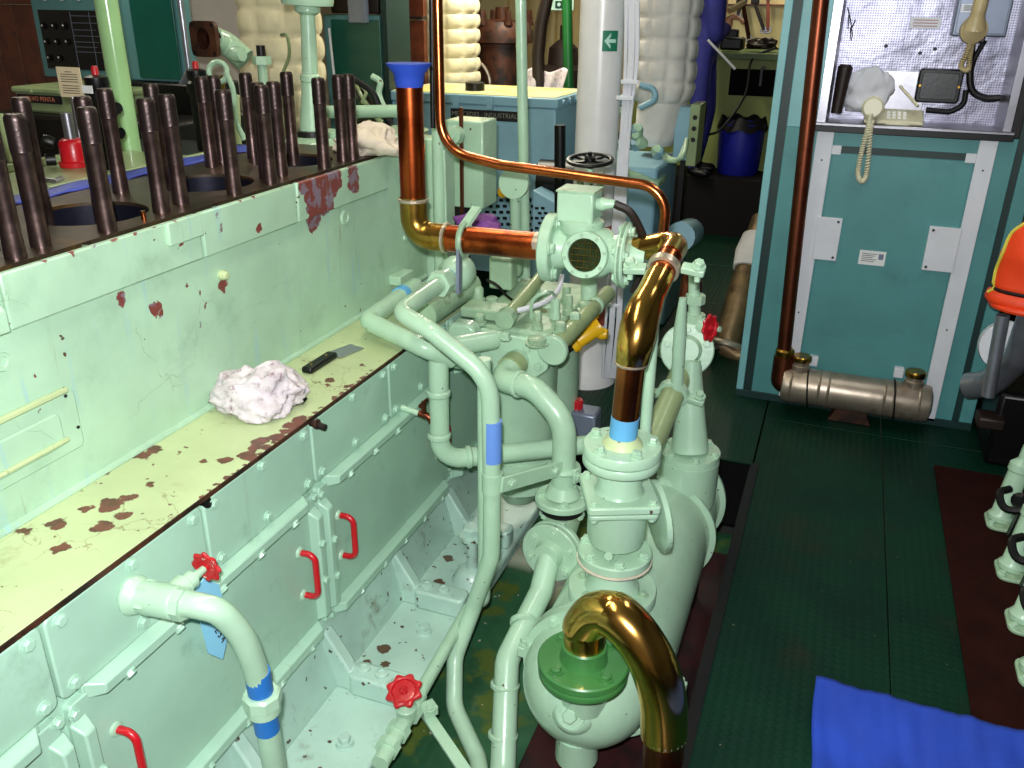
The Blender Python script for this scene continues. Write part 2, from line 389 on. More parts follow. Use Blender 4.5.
    def build(s, name, mt, parent=None, bevel=0, sharp=38, label=None, loc=None):
        off = base_of(parent) if parent else (Vector(loc) if loc is not None else s.base())
        o = bpy.data.objects.new(name, s.mesh(name, mt, off, sharp)); COL.objects.link(o)
        if parent: o.parent = parent
        else: o.location = off
        ROOT[o.name] = off
        if bevel:
            b = o.modifiers.new('bevel', 'BEVEL'); b.width = bevel; b.segments = 2; b.limit_method = 'ANGLE'; b.angle_limit = math.radians(35)
        if label: o['label'] = label
        return o
    def base(s):
        xs = [v.x for v in s.v]; ys = [v.y for v in s.v]; zs = [v.z for v in s.v]
        return Vector(((min(xs)+max(xs))/2, (min(ys)+max(ys))/2, min(zs)))
def fillet(pts, fil, n=8):
    if not isinstance(fil, (list, tuple)): fil = [fil]*(len(pts)-2)
    out = [pts[0]]
    for i in range(1, len(pts)-1):
        p, a, b = pts[i], pts[i-1], pts[i+1]
        u = (a-p); v = (b-p); lu, lv = u.length, v.length; u /= lu; v /= lv
        ang = u.angle(v)
        if PI-ang < .03: out.append(p); continue
        t = min(fil[i-1]/math.tan(ang/2), lu*.49, lv*.49)
        R = t*math.tan(ang/2); c = p+(u+v).normalized()*(R/math.sin(ang/2))
        s0 = (p+u*t)-c; s1 = (p+v*t)-c; th = s0.angle(s1)
        for k in range(n+1):
            q = k/n
            out.append(c+(s0*math.sin((1-q)*th)+s1*math.sin(q*th))/math.sin(th))
    out.append(pts[-1]); return out
def spline(pts, n=8):
    pts = [Vector(p) for p in pts]; out = []
    P = [2*pts[0]-pts[1]]+pts+[2*pts[-1]-pts[-2]]
    for i in range(1, len(P)-2):
        for k in range(n):
            t = k/n; a, b, c, d = P[i-1:i+3]
            out.append(.5*((2*b)+(c-a)*t+(2*a-5*b+4*c-d)*t*t+(3*b-a-3*c+d)*t**3))
    out.append(pts[-1]); return out
def thing(name, label, cat, loc=(0, 0, 0), group=None):
    o = bpy.data.objects.new(name, None); COL.objects.link(o); o.location = loc; o.empty_display_size = .05
    ROOT[o.name] = Vector(loc); return tag(o, label, cat, group)
def tag(o, label, cat, group=None):
    o['label'] = label; o['category'] = cat
    if group: o['group'] = group
    return o
def struct(o, label=None):
    o['kind'] = 'structure'
    if label: o['label'] = label
    return o
_bolts = {}
def put(me, name, parent, pos, normal=(0, 0, 1), spin=0):
    o = bpy.data.objects.new(name, me); COL.objects.link(o)
    q = Vector(normal).to_track_quat('Z', 'Y')
    o.rotation_mode = 'QUATERNION'; o.rotation_quaternion = q @ Euler((0, 0, spin)).to_quaternion()
    o.location = Vector(pos)-(base_of(parent) if parent else Vector((0, 0, 0)))
    if parent: o.parent = parent
    ROOT[o.name] = base_of(parent) if parent else Vector(pos)
    return o
def bolt(parent, pos, normal, r=.011, h=.008, mt='pale_green_paint', name='bolt', washer=True):
    k = (r, h, mt, washer)
    if k not in _bolts:
        b = MB()
        if washer: b.lathe([(r*1.35, -.001), (r*1.35, h*.25)], (0, 0, 0), (0, 0, 1), 12)
        b.lathe([(r, 0), (r, h*.85), (r*.85, h)], (0, 0, 0), (0, 0, 1), 6)
        _bolts[k] = b.mesh('bolt', mt, sharp=25)
    return put(_bolts[k], name, parent, pos, normal, random.random()*PI)
def ring_bolts(parent, c, d, R, n, r=.009, h=.008, mt='pale_green_paint', a0=.4):
    x, y, z = frame(d); c = Vector(c)
    for i in range(n):
        a = a0+2*PI*i/n; bolt(parent, c+(x*math.cos(a)+y*math.sin(a))*R, d, r, h, mt)
def flange(parent, c, d, r, th, nb=4, br=.010, mt='pale_green_paint', name='flange', bmt=None, hub=None):
    """disc with c on its bolted face, d the outward direction of that face"""
    c = Vector(c); d = Vector(d).normalized(); e = min(.004, th*.25)
    b = MB().lathe([(r-e, -th), (r, -th+e), (r, -e), (r-e, 0)], c, d, 36)
    o = b.build(name, mt, parent)
    if nb: ring_bolts(parent, c, d, r*.76, nb, br, br*.9, bmt or mt)
    return o
def collar(parent, c, d, r, w, mt, name='collar', bulge=.004):
    d = Vector(d).normalized(); c = Vector(c)
    return MB().lathe([(r, -w/2), (r+bulge, -w/4), (r+bulge, w/4), (r, w/2)], c, d, 24, cap=False).build(name, mt, parent)
def pipe(name, label, cat, path, r, mt, fil=.06, seg=18, group=None, part='pipe_run'):
    path = [Vector(p) for p in path]
    t = thing(name, label, cat, path[0], group)
    MB().tube(path, r, seg, fil).build(part, mt, t)
    return t
def wheel(parent, c, d, R, mt='red_paint', scallop=8, spokes=4, rim=.18, name='handwheel', hub_mt=None):
    """scalloped valve handwheel"""
    x, y, z = frame(d); c = Vector(c); b = MB(); seg = 48; sub = 8; rr = R*rim
    vs = []; fs = []
    for i in range(seg):
        a = 2*PI*i/seg; e = x*math.cos(a)+y*math.sin(a)
        q = rr*(1+.35*math.cos(scallop*a)) if scallop else rr
        RR = R-rr+(.05*R*math.cos(scallop*a) if scallop else 0)
        vs += [c+e*(RR+q*math.cos(2*PI*k/sub))+z*rr*.8*math.sin(2*PI*k/sub) for k in range(sub)]
    for i in range(seg):
        for k in range(sub):
            fs.append((i*sub+k, ((i+1) % seg)*sub+k, ((i+1) % seg)*sub+(k+1) % sub, i*sub+(k+1) % sub))
    b.add(vs, fs)
    for i in range(spokes):
        a = 2*PI*i/spokes+.3; e = x*math.cos(a)+y*math.sin(a)
        b.obox(c+e*R*.45-z*R*.05, e, R*.24, R*.12, R*.85, up=z)
    b.lathe([(R*.24, -R*.2), (R*.24, R*.12), (R*.16, R*.2)], c, d, 12)
    if scallop: b.lathe([(R*.80, -R*.10), (R*.80, -R*.02), (R*.3, R*.04)], c, d, 24)
    w = b.build(name, mt, parent)
    MB().lathe([(R*.1, R*.15), (R*.1, R*.3), (R*.06, R*.34)], c, d, 6).build('spindle_nut', hub_mt or mt, w)
    return w
def text(body, c, right, up, size, mt, parent, name='lettering', ext=.0006):
    cu = bpy.data.curves.new(name, 'FONT'); cu.body = body; cu.size = size; cu.extrude = ext; cu.align_x = 'CENTER'; cu.align_y = 'CENTER'; cu.resolution_u = 2
    o = bpy.data.objects.new(name, cu); COL.objects.link(o)
    dg = bpy.context.evaluated_depsgraph_get(); me = bpy.data.meshes.new_from_object(o.evaluated_get(dg))
    bpy.data.objects.remove(o); bpy.data.curves.remove(cu)
    me.materials.clear(); me.materials.append(M[mt])
    r = Vector(right).normalized(); u = Vector(up).normalized(); n = r.cross(u)
    q = bpy.data.objects.new(name, me); COL.objects.link(q)
    q.rotation_euler = Matrix((r, u, n)).transposed().to_euler(); q.location = Vector(c)-base_of(parent); q.parent = parent
    return q
def rounded(x0, x1, y0, y1, r, n=4):
    out = []
    for cx, cy, a in ((x1-r, y1-r, 0), (x0+r, y1-r, PI/2), (x0+r, y0+r, PI), (x1-r, y0+r, 1.5*PI)):
        out += [(cx+r*math.cos(a+PI/2*k/n), cy+r*math.sin(a+PI/2*k/n)) for k in range(n+1)]
    return out
def bent(pts_px, ks):
    return [W(p[0], p[1], **k) for p, k in zip(pts_px, ks)]

# ================================================================ the room
_fl = struct(MB().box(-5.6, 1.9, -1.6, 9.6, -.75, -.65).build('floor', 'shade_wall'), 'steel hull plating under the walkways')
_bg = struct(MB().box(-3.0, -.14, -1.2, 3.3, -.45, -.38).build('floor_bilge', 'bilge_green'), 'wet green bilge plating between engine and walkway')
_deck = thing('floor_walkway', '', '', (0, 3, -.03)); del _deck['category']
_deck['label'] = 'green painted chequer plate walkway'; _deck['kind'] = 'structure'
_dk = bpy.data.objects
def plate(x0, x1, y0, y1, z1=0.0, th=.008):
    return MB().box(x0, x1, y0, y1, z1-th, z1).build('floor_plate', 'tread_plate_paint', _deck, bevel=.0015)
g = .0015
plate(-.145, .345-g, -.3, 3.72-g); plate(.345+g, 1.25, -.3, 3.72-g)
plate(-1.15, -.15-g, 3.25+g, 4.4); plate(-.145, .345-g, 3.72+g, 4.4); plate(.345+g, 1.25, 3.72+g, 4.4)
for yy in (4.4, 5.3, 6.2): plate(-1.85, -1.0-g, yy+g, yy+.9-g); plate(-1.0+g, -.1, yy+g, yy+.9-g)
plate(-3.2, -1.15-g, 3.35, 4.4-g); plate(-3.2, -1.85-g, 4.4+g, 7.1)
MB().box(-.16, -.13, -.3, 3.25, -.30, -.009).build('kerb_angle', 'black_paint', _deck)
MB().box(-.155, -.125, -.3, 3.25, -.0085, .006).build('kerb_angle', 'black_paint', _deck)
MB().box(-1.15, -.14, 3.25, 3.28, -.30, -.009).build('kerb_angle', 'black_paint', _deck)
_st = struct(MB().box(-3.2, 1.2, 7.1, 9.5, -.6, .45).build('floor_workshop', 'riser_shade'), 'raised workshop deck with a riser coloured as dark as its shadow')
struct(MB().box(-5.6, 1.9, 9.5, 9.6, -.65, 2.7).build('wall_back', 'cream_wall'))
struct(MB().box(-5.7, -5.6, -1.6, 9.6, -.65, 2.7).build('wall_left', 'grey_wall'))
struct(MB().box(1.55, 1.65, -1.6, 9.6, -.65, 2.7).build('wall_right', 'shade_wall'))
struct(MB().box(-5.6, 1.9, -1.7, -1.6, -.65, 2.7).build('wall_front', 'grey_wall'))
struct(MB().box(-5.7, 1.9, -1.7, 9.6, 2.7, 2.8).build('ceiling', 'ceiling_paint'))
def ceiling_light(x, y, label, energy, ly=1.2, col=(1, .94, .76)):
    t = thing('ceiling_light', label, 'light', (x, y, 2.62), 'fluorescent ceiling lights')
    MB().box(x-.12, x+.12, y-ly/2, y+ly/2, 2.63, 2.70).build('housing', 'white_plastic', t, bevel=.01)
    for dx in (-.05, .05): MB().cyl((x+dx, y-ly/2+.03, 2.605), (x+dx, y+ly/2-.03, 2.605), .016, seg=10).build('tube', 'flash_tube', t)
    l = lamp('lamp_glow', 'AREA', (x, y, 2.57), energy, col, .2, ly); l.parent = t; l.location = (0, 0, -.05)
ceiling_light(-1.05, 1.3, 'twin tube ceiling light over the near end of the engine', 12)
ceiling_light(-1.5, 3.2, 'twin tube ceiling light over the oil filter', 11)
ceiling_light(-3.6, 3.0, 'twin tube ceiling light over the far engine side', 12)
ceiling_light(-2.0, 5.6, 'twin tube ceiling light over the blue generator', 52)
ceiling_light(-.6, 8.4, 'twin tube ceiling light over the workbench', 26)
ceiling_light(.3, 3.2, 'twin tube ceiling light in front of the teal locker', 6, col=(.9, .95, 1))

# ================================================================ main engine
E_ = thing('marine_engine', 'large pale green marine engine with heads off and bare studs', 'engine', ENG)
Y0, Y1 = -.5, 3.02
b = MB().box(-1.535, -1.475, Y0, Y1, .70, 1.213).box(-2.02, -1.535, Y0, Y1, .70, .985).box(-2.02, -1.86, Y0, Y1, .985, 1.213).box(-1.86, -1.535, 2.70, Y1, .985, 1.213)
BLK = b.build('cylinder_block', 'pale_green_wall', E_, bevel=.006)
BH = [(-1.69, c) for c in (.32, .75, 1.175, 1.605, 2.035, 2.465)]
# deck plate with round bores
def deckplate():
    bm = bmesh.new(); x0, x1, y0, y1 = -1.99, -1.488, Y0, 2.78
    cells = [(.32-.215+.43*k, .32+.215+.43*k, c) for k, (_, c) in enumerate(BH)]
    mb = MB(); z = 1.224; N = 40
    for a0, a1, cy in cells:
        a0 = max(a0, y0); cx = -1.69
        outer = []; inner = []
        for i in range(N):
            a = 2*PI*i/N; c, s = math.cos(a), math.sin(a)
            inner.append((cx+.135*c, cy+.135*s, z))
            tx = ((x1-cx) if c > 0 else (x0-cx))/c if abs(c) > 1e-9 else 1e9
            ty = ((a1-cy) if s > 0 else (a0-cy))/s if abs(s) > 1e-9 else 1e9
            k = min(tx, ty); outer.append((cx+k*c, cy+k*s, z))
        n = len(mb.v); low = [(p[0], p[1], z-.25) for p in inner]; out2 = [(p[0], p[1], z-.012) for p in outer]
        mb.add(outer+inner+low+out2, [])
        for i in range(N):
            j = (i+1) % N
            mb.f += [(n+i, n+j, n+N+j, n+N+i), (n+N+i, n+N+j, n+2*N+j, n+2*N+i), (n+3*N+i, n+3*N+j, n+j, n+i)]
        # corners of the cell
        for sx in (x0, x1):
            for sy in (a0, a1):
                near = sorted(range(N), key=lambda i: (outer[i][0]-sx)**2+(outer[i][1]-sy)**2)[:2]
                m = len(mb.v); mb.v.append(Vector((sx, sy, z))); mb.f.append((n+near[0], n+near[1], m))
    mb.box(x0, x1, cells[-1][1], y1, z-.012, z)
    return mb
deckplate().build('head_face', 'deck_steel', E_, sharp=30)
for cx, cy in BH:
    MB().lathe([(.134, .0), (.134, -.22)], (cx, cy, 1.216), (0, 0, 1), 40, cap=False).build('liner', 'bore_steel', E_)
    MB().lathe([(.131, -.225), (.131, -.215), (0, -.215)], (cx, cy, 1.216), (0, 0, 1), 40).build('piston_crown', 'dark_iron', E_)
# flange along the top of the block, in lengths
for a, c2 in ((-.5, .42), (.43, 1.14), (1.15, 1.72), (1.73, 2.14), (2.15, 2.70)):
    MB().box(-1.479, -1.462, a, c2, 1.106, 1.219).build('top_flange', 'pale_green_wall', E_, bevel=.004)
MB().prism([(-1.465, 1.108), (-1.465, 1.165), (-1.452, 1.15), (-1.452, 1.108)], 'y', 1.02, 1.14).build('flange_pad', 'pale_green_wall', E_, bevel=.003)
MB().box(-1.466, -1.452, 1.60, 1.722, 1.165, 1.222).build('flange_pad', 'pale_green_wall', E_, bevel=.004)
# bosses and plugs on the block side
for y, z, r in ((1.12, 1.05, .020), (2.42, 1.063, .026), (2.83, .90, .010), (.55, 1.0, .022)):
    MB().lathe([(r, -.002), (r, .004), (r*.9, .007), (r*.55, .007), (r*.5, .004), (0, .004)], (-1.475, y, z), (1, 0, 0), 24).build('plug', 'pale_green_wall', E_)
MB().lathe([(.012, 0), (.014, .010), (.009, .022), (0, .024)], (-1.475, 1.79, 1.043), (1, 0, 0), 14).build('plug', 'pale_green_ledge', E_)
pts = W(398, 278, X=-1.46)
MB().box(-1.478, -1.43, 2.70, 2.81, .755, .79).build('lug', 'pale_green_wall', E_, bevel=.004)
# embossed inspection plate
MB().prism(rounded(.70, 1.268, .797, .935, .014), 'x', -1.48, -1.470).build('inspection_plate', 'pale_green_wall', E_, bevel=.003)
MB().box(-1.472, -1.460, .70, 1.247, .935, .947).build('plate_ridge', 'pale_green_ledge', E_, bevel=.003)
MB().prism(rounded(.70, 1.217, .822, .900, .012), 'x', -1.472, -1.4655).build('plate_panel', 'pale_green_wall', E_, bevel=.003)
MB().box(-1.467, -1.456, .70, 1.222, .831, .840).build('plate_ridge', 'pale_green_ledge', E_, bevel=.003)
for y, z in ((1.243, .926), (1.258, .845)): bolt(E_, (-1.470, y, z), (1, 0, 0), .004, .003, 'dark_iron', washer=False)
# crankcase with ledge
MB().prism([(-2.0, -.2), (-1.215, -.2), (-1.215, .70), (-2.0, .70)], 'y', Y0, 2.92).build('crankcase', 'pale_green_door', E_, bevel=.004)
MB().box(-1.99, -1.197, Y0, 2.93, .690, .705).build('ledge_top', 'pale_green_ledge', E_, bevel=.003)
MB().tube([(-1.474, Y0, .708), (-1.474, 3.0, .708)], .010, 8).build('ledge_bead', 'pale_green_wall', E_)
MB().box(-1.1975, -1.1940, .3, 2.5, .694, .7050).build('bare_edge', 'rust_brown', E_)
XD = -1.203
def bar(y0, y1, zc, h, name, mt, ch=.028, x=XD, d=.030):
    return MB().prism([(y0, zc-h/2), (y1, zc-h/2), (y1, zc+h/2), (y0, zc+h/2)], 'x', x-.01, x+.004).add(
        [(x+.003, y0+.004, zc-h/2), (x+.003, y1-.004, zc-h/2), (x+.003, y1-.004, zc+h/2), (x+.003, y0+.004, zc+h/2),
         (x+d, y0+ch, zc-h/2+.004), (x+d, y1-ch, zc-h/2+.004), (x+d, y1-ch, zc+h/2-.008), (x+d, y0+ch, zc+h/2-.008)],
        [(4, 5, 6, 7), (0, 1, 5, 4), (1, 2, 6, 5), (2, 3, 7, 6), (3, 0, 4, 7)]).build(name, mt, E_, bevel=.003)
PB = [.005+.4295*k for k in range(-1, 8)]
PB = [-.425+.43*k for k in range(8)]           # cover plate joints: .005 .435 .865 1.295 1.725 2.155 2.585
for k in range(8):
    a = -.425+.43*k; c2 = a+.43
    if a > 2.4: c2 = 2.9
    pl = MB().prism(rounded(a+.004, c2-.004, .506, .692, .016), 'x', -1.22, -1.196).build('cover_plate', 'pale_green_door', E_, bevel=.004)
    if c2 < .5: continue
    for y in (a+.035, (a+c2)/2, c2-.035):
        for z in (.672, .528):
            if abs(y-(a+c2)/2) < .01: z += .004
            bolt(pl, (-1.196, y, z), (1, 0, 0), .0115, .010, 'pale_green_door')
for y, z in ((1.313, .684),):
    MB().lathe([(.013, -.01), (.013, .0035), (.0, .0035)], (-1.198, y, z), (1, 0, .3), 14).build('oil_hole', 'black_paint', E_)
DB = [.005, .865, 1.725, 2.585]
for k, a in enumerate(DB):
    c2 = a+.86 if k < 3 else 2.91
    d = MB().prism(rounded(a+.012, c2-.012, .085, .485, .01), 'x', -1.22, -1.197).build('crankcase_door', 'pale_green_door', E_, bevel=.003)
    bar(a+.05, c2-.05 if k < 3 else 2.9, .487, .036, 'door_rail', 'pale_green_door', d=.034)
    bar(a+.035, c2-.035 if k < 3 else 2.9, .066, .040, 'door_rail', 'pale_green_door', d=.034)
    for i in range(5):
        y = a+.14+i*.145
        if y < 2.9:
            bolt(E_, (-1.176, y, .472), (1, 0, -.8), .0115, .011, 'pale_green_door')
            bolt(E_, (-1.178, y+.02, .052), (1, 0, -.8), .0115, .011, 'pale_green_door')
    for hy in (a+.10, c2-.10):
        if hy > 2.6: continue
        h = MB().tube([(-1.2, hy, .352), (-1.152, hy+.004, .352), (-1.152, hy+.004, .215), (-1.2, hy, .215)], .0088, 12, .03).build('handle', 'red_paint', d)
        h['label'] = 'red grab handle'
        for z in (.352, .215): MB().lathe([(.017, 0), (.015, .005), (.011, .007)], (-1.197, hy, z), (1, 0, 0), 14).build('boss', 'pale_green_paint', d)
for y in DB[:3]:
    for s in (-1, 1):
        x = XD+.002
        MB().add([(x, y+s*.026-.021, .085), (x, y+s*.026+.021, .085), (x, y+s*.026+.021, .448), (x, y+s*.026-.021, .448),
                  (x+.03, y+s*.026-.013, .10), (x+.03, y+s*.026+.013, .10), (x+.03, y+s*.026+.013, .425), (x+.03, y+s*.026-.013, .425)],
                 [(4, 5, 6, 7), (0, 1, 5, 4), (1, 2, 6, 5), (2, 3, 7, 6), (3, 0, 4, 7), (3, 2, 1, 0)]).build('door_clamp', 'pale_green_door', E_, bevel=.004)
        for z in (.33, .21): bolt(E_, (-1.172, y+s*.030, z-s*.012), (1, 0, 0), .0105, .010, 'pale_green_door')
        bolt(E_, (-1.196, y+s*.018, .472-s*.006), (1, 0, 0), .010, .011, 'pale_green_door')
        bolt(E_, (-1.196, y+s*.018, .066-s*.006), (1, 0, 0), .009, .011, 'pale_green_door')
# lower skirt, webs, pads and bed flange
MB().prism([(-1.9, .05), (-1.205, .05), (-1.205, -.02), (-1.17, -.15), (-1.17, -.20), (-1.9, -.20)], 'y', Y0, 2.92).build('skirt', 'pale_green_bed', E_, bevel=.004)
MB().box(-1.9, -.935, Y0, 2.92, -.215, -.168).build('bed_flange', 'pale_green_bed', E_, bevel=.008)
for y in (.435, .865, 1.295, 1.725, 2.155, 2.585):
    w = MB().prism([(-1.21, .02), (-1.195, .02), (-1.12, -.10), (-.955, -.105), (-.945, -.17), (-1.21, -.17)], 'y', y-.022, y+.022).build('web', 'pale_green_bed', E_, bevel=.007)
    MB().prism(rounded(-1.125, -.945, y-.036, y+.036, .02), 'z', -.17, -.098).build('pad', 'pale_green_bed', w, bevel=.008)
    for x in (-1.09, -1.03): 
        MB().lathe([(.021, 0), (.020, .009), (.012, .011), (.010, .007), (0, .007)], (x, y+.004, -.099), (0, 0, 1), 16).build('cup_plug', 'pale_green_bed', w)
for y in (1.07, 1.50, 2.0):
    MB().lathe([(.026, 0), (.024, .008)], (-1.035, y+.02, -.168), (0, 0, 1), 20).build('boss', 'pale_green_bed', E_)
    bolt(E_, (-1.035, y+.02, -.160), (0, 0, 1), .018, .022, 'pale_green_bed', 'foundation_bolt')
MB().lathe([(.075, 0), (.06, .03), (.045, .05), (.038, .055)], (-1.0, 2.335, -.17), (0, 0, 1), 24).build('boss', 'pale_green_bed', E_)
MB().cyl((-1.0, 2.335, -.12), (-1.0, 2.335, .015), .020, seg=16).build('foundation_stud', 'pale_green_bed', E_)
bolt(E_, (-1.0, 2.335, .010), (0, 0, 1), .034, .045, 'pale_green_bed', 'foundation_nut')
# studs: tops read at z = 1.485
TOPS = [(-8, 150), (14, 116), (20, 99), (87, 113), (104, 90), (82, 98), (145, 100), (150, 85), (166, 96), (201, 78), (223, 95), (213, 77), (245, 74), (261, 88), (257, 84), (273, 83), (286, 73), (318, 81), (338, 76), (348, 77)]
_sm = MB().lathe([(.021, -.03), (.021, .02), (.0195, .05), (.0195, .19), (.021, .195)], (0, 0, 0), (0, 0, 1), 18).mesh('stud', 'stud_steel')
_prof = []
for i in range(12):
    z = .195+i*.0055; _prof += [(.0212, z), (.0206, z+.0027)]
_prof += [(.0205, .262), (.017, .268), (0, .268)]
_tm = MB().lathe(_prof, (0, 0, 0), (0, 0, 1), 18).mesh('thread', 'thread_steel', sharp=60)
for px, py in TOPS:
    p = W(px, py, Z=1.486)
    if p.x > -1.518: p = W(px, py, X=-1.518)
    p.z = 1.222
    s = put(_sm, 'stud', E_, p); s['label'] = 'dark steel cylinder head stud'
    t = bpy.data.objects.new('thread', _tm); COL.objects.link(t); t.parent = s
MB().cyl((-1.52, 1.60, 1.22), (-1.52, 1.60, 1.245), .006, seg=10).build('dowel', 'copper', E_)
# brass and copper cocks on the doors
t = W(317, 424, X=-1.18)
MB().cyl((-1.2, t.y, t.z), (-1.155, t.y, t.z-.006), .009, seg=14).build('drain_nipple', 'dark_brown', E_)
MB().lathe([(.014, 0), (.014, .009)], (-1.185, t.y, t.z), (1, 0, 0), 6).build('drain_nut', 'rust_brown', E_)

# ================================================================ pipes by the engine
PG = 'pale_green_paint'
# ---- near drain pipe with blue bands
a = Vector((-1.197, 1.066, .612)); v0 = Vector((-1.10, 1.078, .612))
P = [a, (-1.05, 1.09, .612), (-1.0, 1.172, .57), (-1.0, 1.186, .30), (-1.0, 1.195, -.16)]
t = thing('vent_pipe', 'pale green elbow pipe with two blue bands rising beside the crankcase doors', 'pipe', (-1.0, 1.195, -.168))
MB().tube(spline([(-1.10, 1.077, .612), (-1.05, 1.086, .611), (-1.015, 1.106, .588), (-1.0, 1.138, .51), (-1.0, 1.163, .41), (-1.0, 1.172, .33), (-1.0, 1.18, .18), (-1.0, 1.195, -.165)], 8), .026, 20).build('pipe_run', PG, t)
MB().lathe([(.040, 0), (.042, .006), (.036, .022), (.030, .03)], a, (1, .1, 0), 22).build('socket', PG, t)
MB().lathe([(.033, 0), (.034, .02), (.034, .075), (.030, .08)], a+Vector((.025, .003, 0)), (1, .1, 0), 22).build('valve_body', PG, t)
MB().lathe([(.036, 0), (.036, .018)], a+Vector((.03, .003, 0)), (1, .1, 0), 6).build('union_nut', PG, t)
MB().lathe([(.034, 0), (.034, .018)], a+Vector((.105, .011, 0)), (1, .1, 0), 8).build('union_nut', PG, t)
bn = Vector((-1.118, 1.075, .612))
MB().lathe([(.026, 0), (.026, .05), (.019, .056), (.019, .075), (.010, .08), (.008, .11)], bn, (.02, 1, .02), 16).build('bonnet', PG, t)
wheel(t, bn+Vector((.003, .118, .003)), (.0, 1, .05), .034, 'worn_red_paint')
d0 = Vector((-.0093, .0475, -1)) if False else None
def on(z): # centre line of the straight leg
    k = (.33-z)/(.33+.165); return Vector((-1.0, 1.172+.023*k, z))
for z0, z1, r in ((.335, .392, .0275), (.222, .278, .0275)):
    MB().cyl(on(z0), on(z1), r, seg=20).build('blue_band', 'blue_tape', t, label='blue tape band')
MB().lathe([(.036, 0), (.042, .006), (.042, .034), (.036, .04)], on(.295), (0, 0, 1), 8).build('union_nut', PG, t)
MB().lathe([(.036, 0), (.036, .02)], on(.278), (0, 0, 1), 20).build('union_collar', PG, t)
# blue valve tag on the door
tg = thing('valve_tag', 'light blue plastic tag with number hanging from the near valve', 'tag', (-1.165, 1.19, .49))
q = W(217, 612, X=-1.165); 
MB().prism([(1.20, .53), (1.235, .545), (1.275, .50), (1.285, .42), (1.276, .345), (1.252, .305), (1.212, .355), (1.205, .43)], 'x', -1.167, -1.164).build('tag_card', 'tag_blue', tg)
text('2 3 4', (-1.1632, 1.255, .375), (0, .35, -1), (0, 1, .35), .026, 'ink', tg, 'number')
# ---- copper drain cock on the second door
t = thing('drain_cock', 'small copper tee drain cock on a pale green stem beside the far door', 'valve', (-1.2, 2.26, .50))
MB().cyl((-1.2, 2.235, .515), (-1.135, 2.24, .50), .010, seg=14).build('stem', PG, t)
MB().tube([(-1.14, 2.24, .502), (-1.105, 2.242, .495), (-1.09, 2.244, .465)], .011, 12, .02).build('spout', 'dark_copper', t)
MB().cyl((-1.122, 2.24, .49), (-1.122, 2.24, .545), .008, seg=10).cyl((-1.122, 2.215, .54), (-1.122, 2.265, .54), .007, seg=10).build('tee_handle', 'dark_copper', t)

# ---- H1: pipe with the periwinkle band
t = pipe('cooling_water_pipe', 'long pale green pipe with one periwinkle blue band curving past the filter', 'pipe',
     [(-1.11, 2.47, .905), (-1.11, 2.08, .895), (-.99, 2.045, .865), (-.82, 2.05, .75), (-.812, 2.05, .36), (-.815, 2.05, .16), (-.88, 2.06, -.06), (-.91, 1.98, -.2), (-.87, 1.88, -.30), (-.74, 1.76, -.345), (-.66, 1.62, -.35)], .0265, PG, [.05, .06, .14, .3, .2, .15, .1, .1, .1], 20)
MB().cyl((-.812, 2.05, .492), (-.812, 2.05, .622), .0275, seg=20).build('blue_band', 'periwinkle_tape', t, label='periwinkle blue tape band')
MB().lathe([(.042, 0), (.042, .035)], (-1.11, 2.34, .902), (0, 1, 0), 6).build('union_nut', PG, t)
MB().lathe([(.036, 0), (.036, .03)], (-1.11, 2.375, .903), (0, 1, 0), 20).build('union_collar', PG, t)
MB().lathe([(.031, 0), (.031, .05)], (-1.11, 2.40, .903), (0, 1, 0), 20).build('blue_band', 'light_blue_tape', t)
MB().lathe([(.030, -.02), (.052, 0), (.058, .03), (.052, .07), (.04, .085), (0, .09)], (-1.11, 2.44, .905), (.15, 1, 0), 20).build('elbow_body', PG, t)
# bracket strap tying it to the strainer pipe
br = thing('pipe_bracket', 'flat pale green strap bracket clamped between two vertical pipes', 'bracket', (-.812, 2.05, .39))
MB().lathe([(.031, 0), (.031, .06)], (-.812, 2.05, .392), (0, 0, 1), 20).build('clamp_ring', PG, br)
p0 = Vector((-.775, 2.045, .425)); p1 = Vector((-.665, 2.27, .385))
MB().obox((p0+p1)/2, p1-p0, .010, .05, (p1-p0).length+.02, up=(0, 0, 1)).build('strap', PG, br, bevel=.003)
for k in (.12, .86):
    bolt(br, p0.lerp(p1, k)+Vector((.006, -.005, 0)), (.9, -.45, 0), .012, .010, PG)
MB().torus((-.67, 2.3, .37), (0, 0, 1), .045, .010, 24, 8).build('clamp_ring', PG, br)
MB().obox((-.62, 2.275, .365), (.9, -.45, 0), .03, .05, .012, up=(0, 0, 1)).build('clamp_lug', PG, br, bevel=.003)
bolt(br, (-.615, 2.268, .365), (.9, -.45, 0), .012, .010, PG)
# ---- H2 short loop behind on the ledge
t = pipe('ledge_pipe', 'short pale green pipe lying on the ledge against the block', 'pipe',
     [(-1.37, 2.70, .765), (-1.345, 2.30, .765), (-1.10, 2.215, .74), (-1.05, 2.30, .68)], .031, PG, [.05, .05], 18)
MB().cyl((-1.367, 2.60, .765), (-1.363, 2.56, .765), .034, seg=18).build('blue_band', 'light_blue_tape', t)
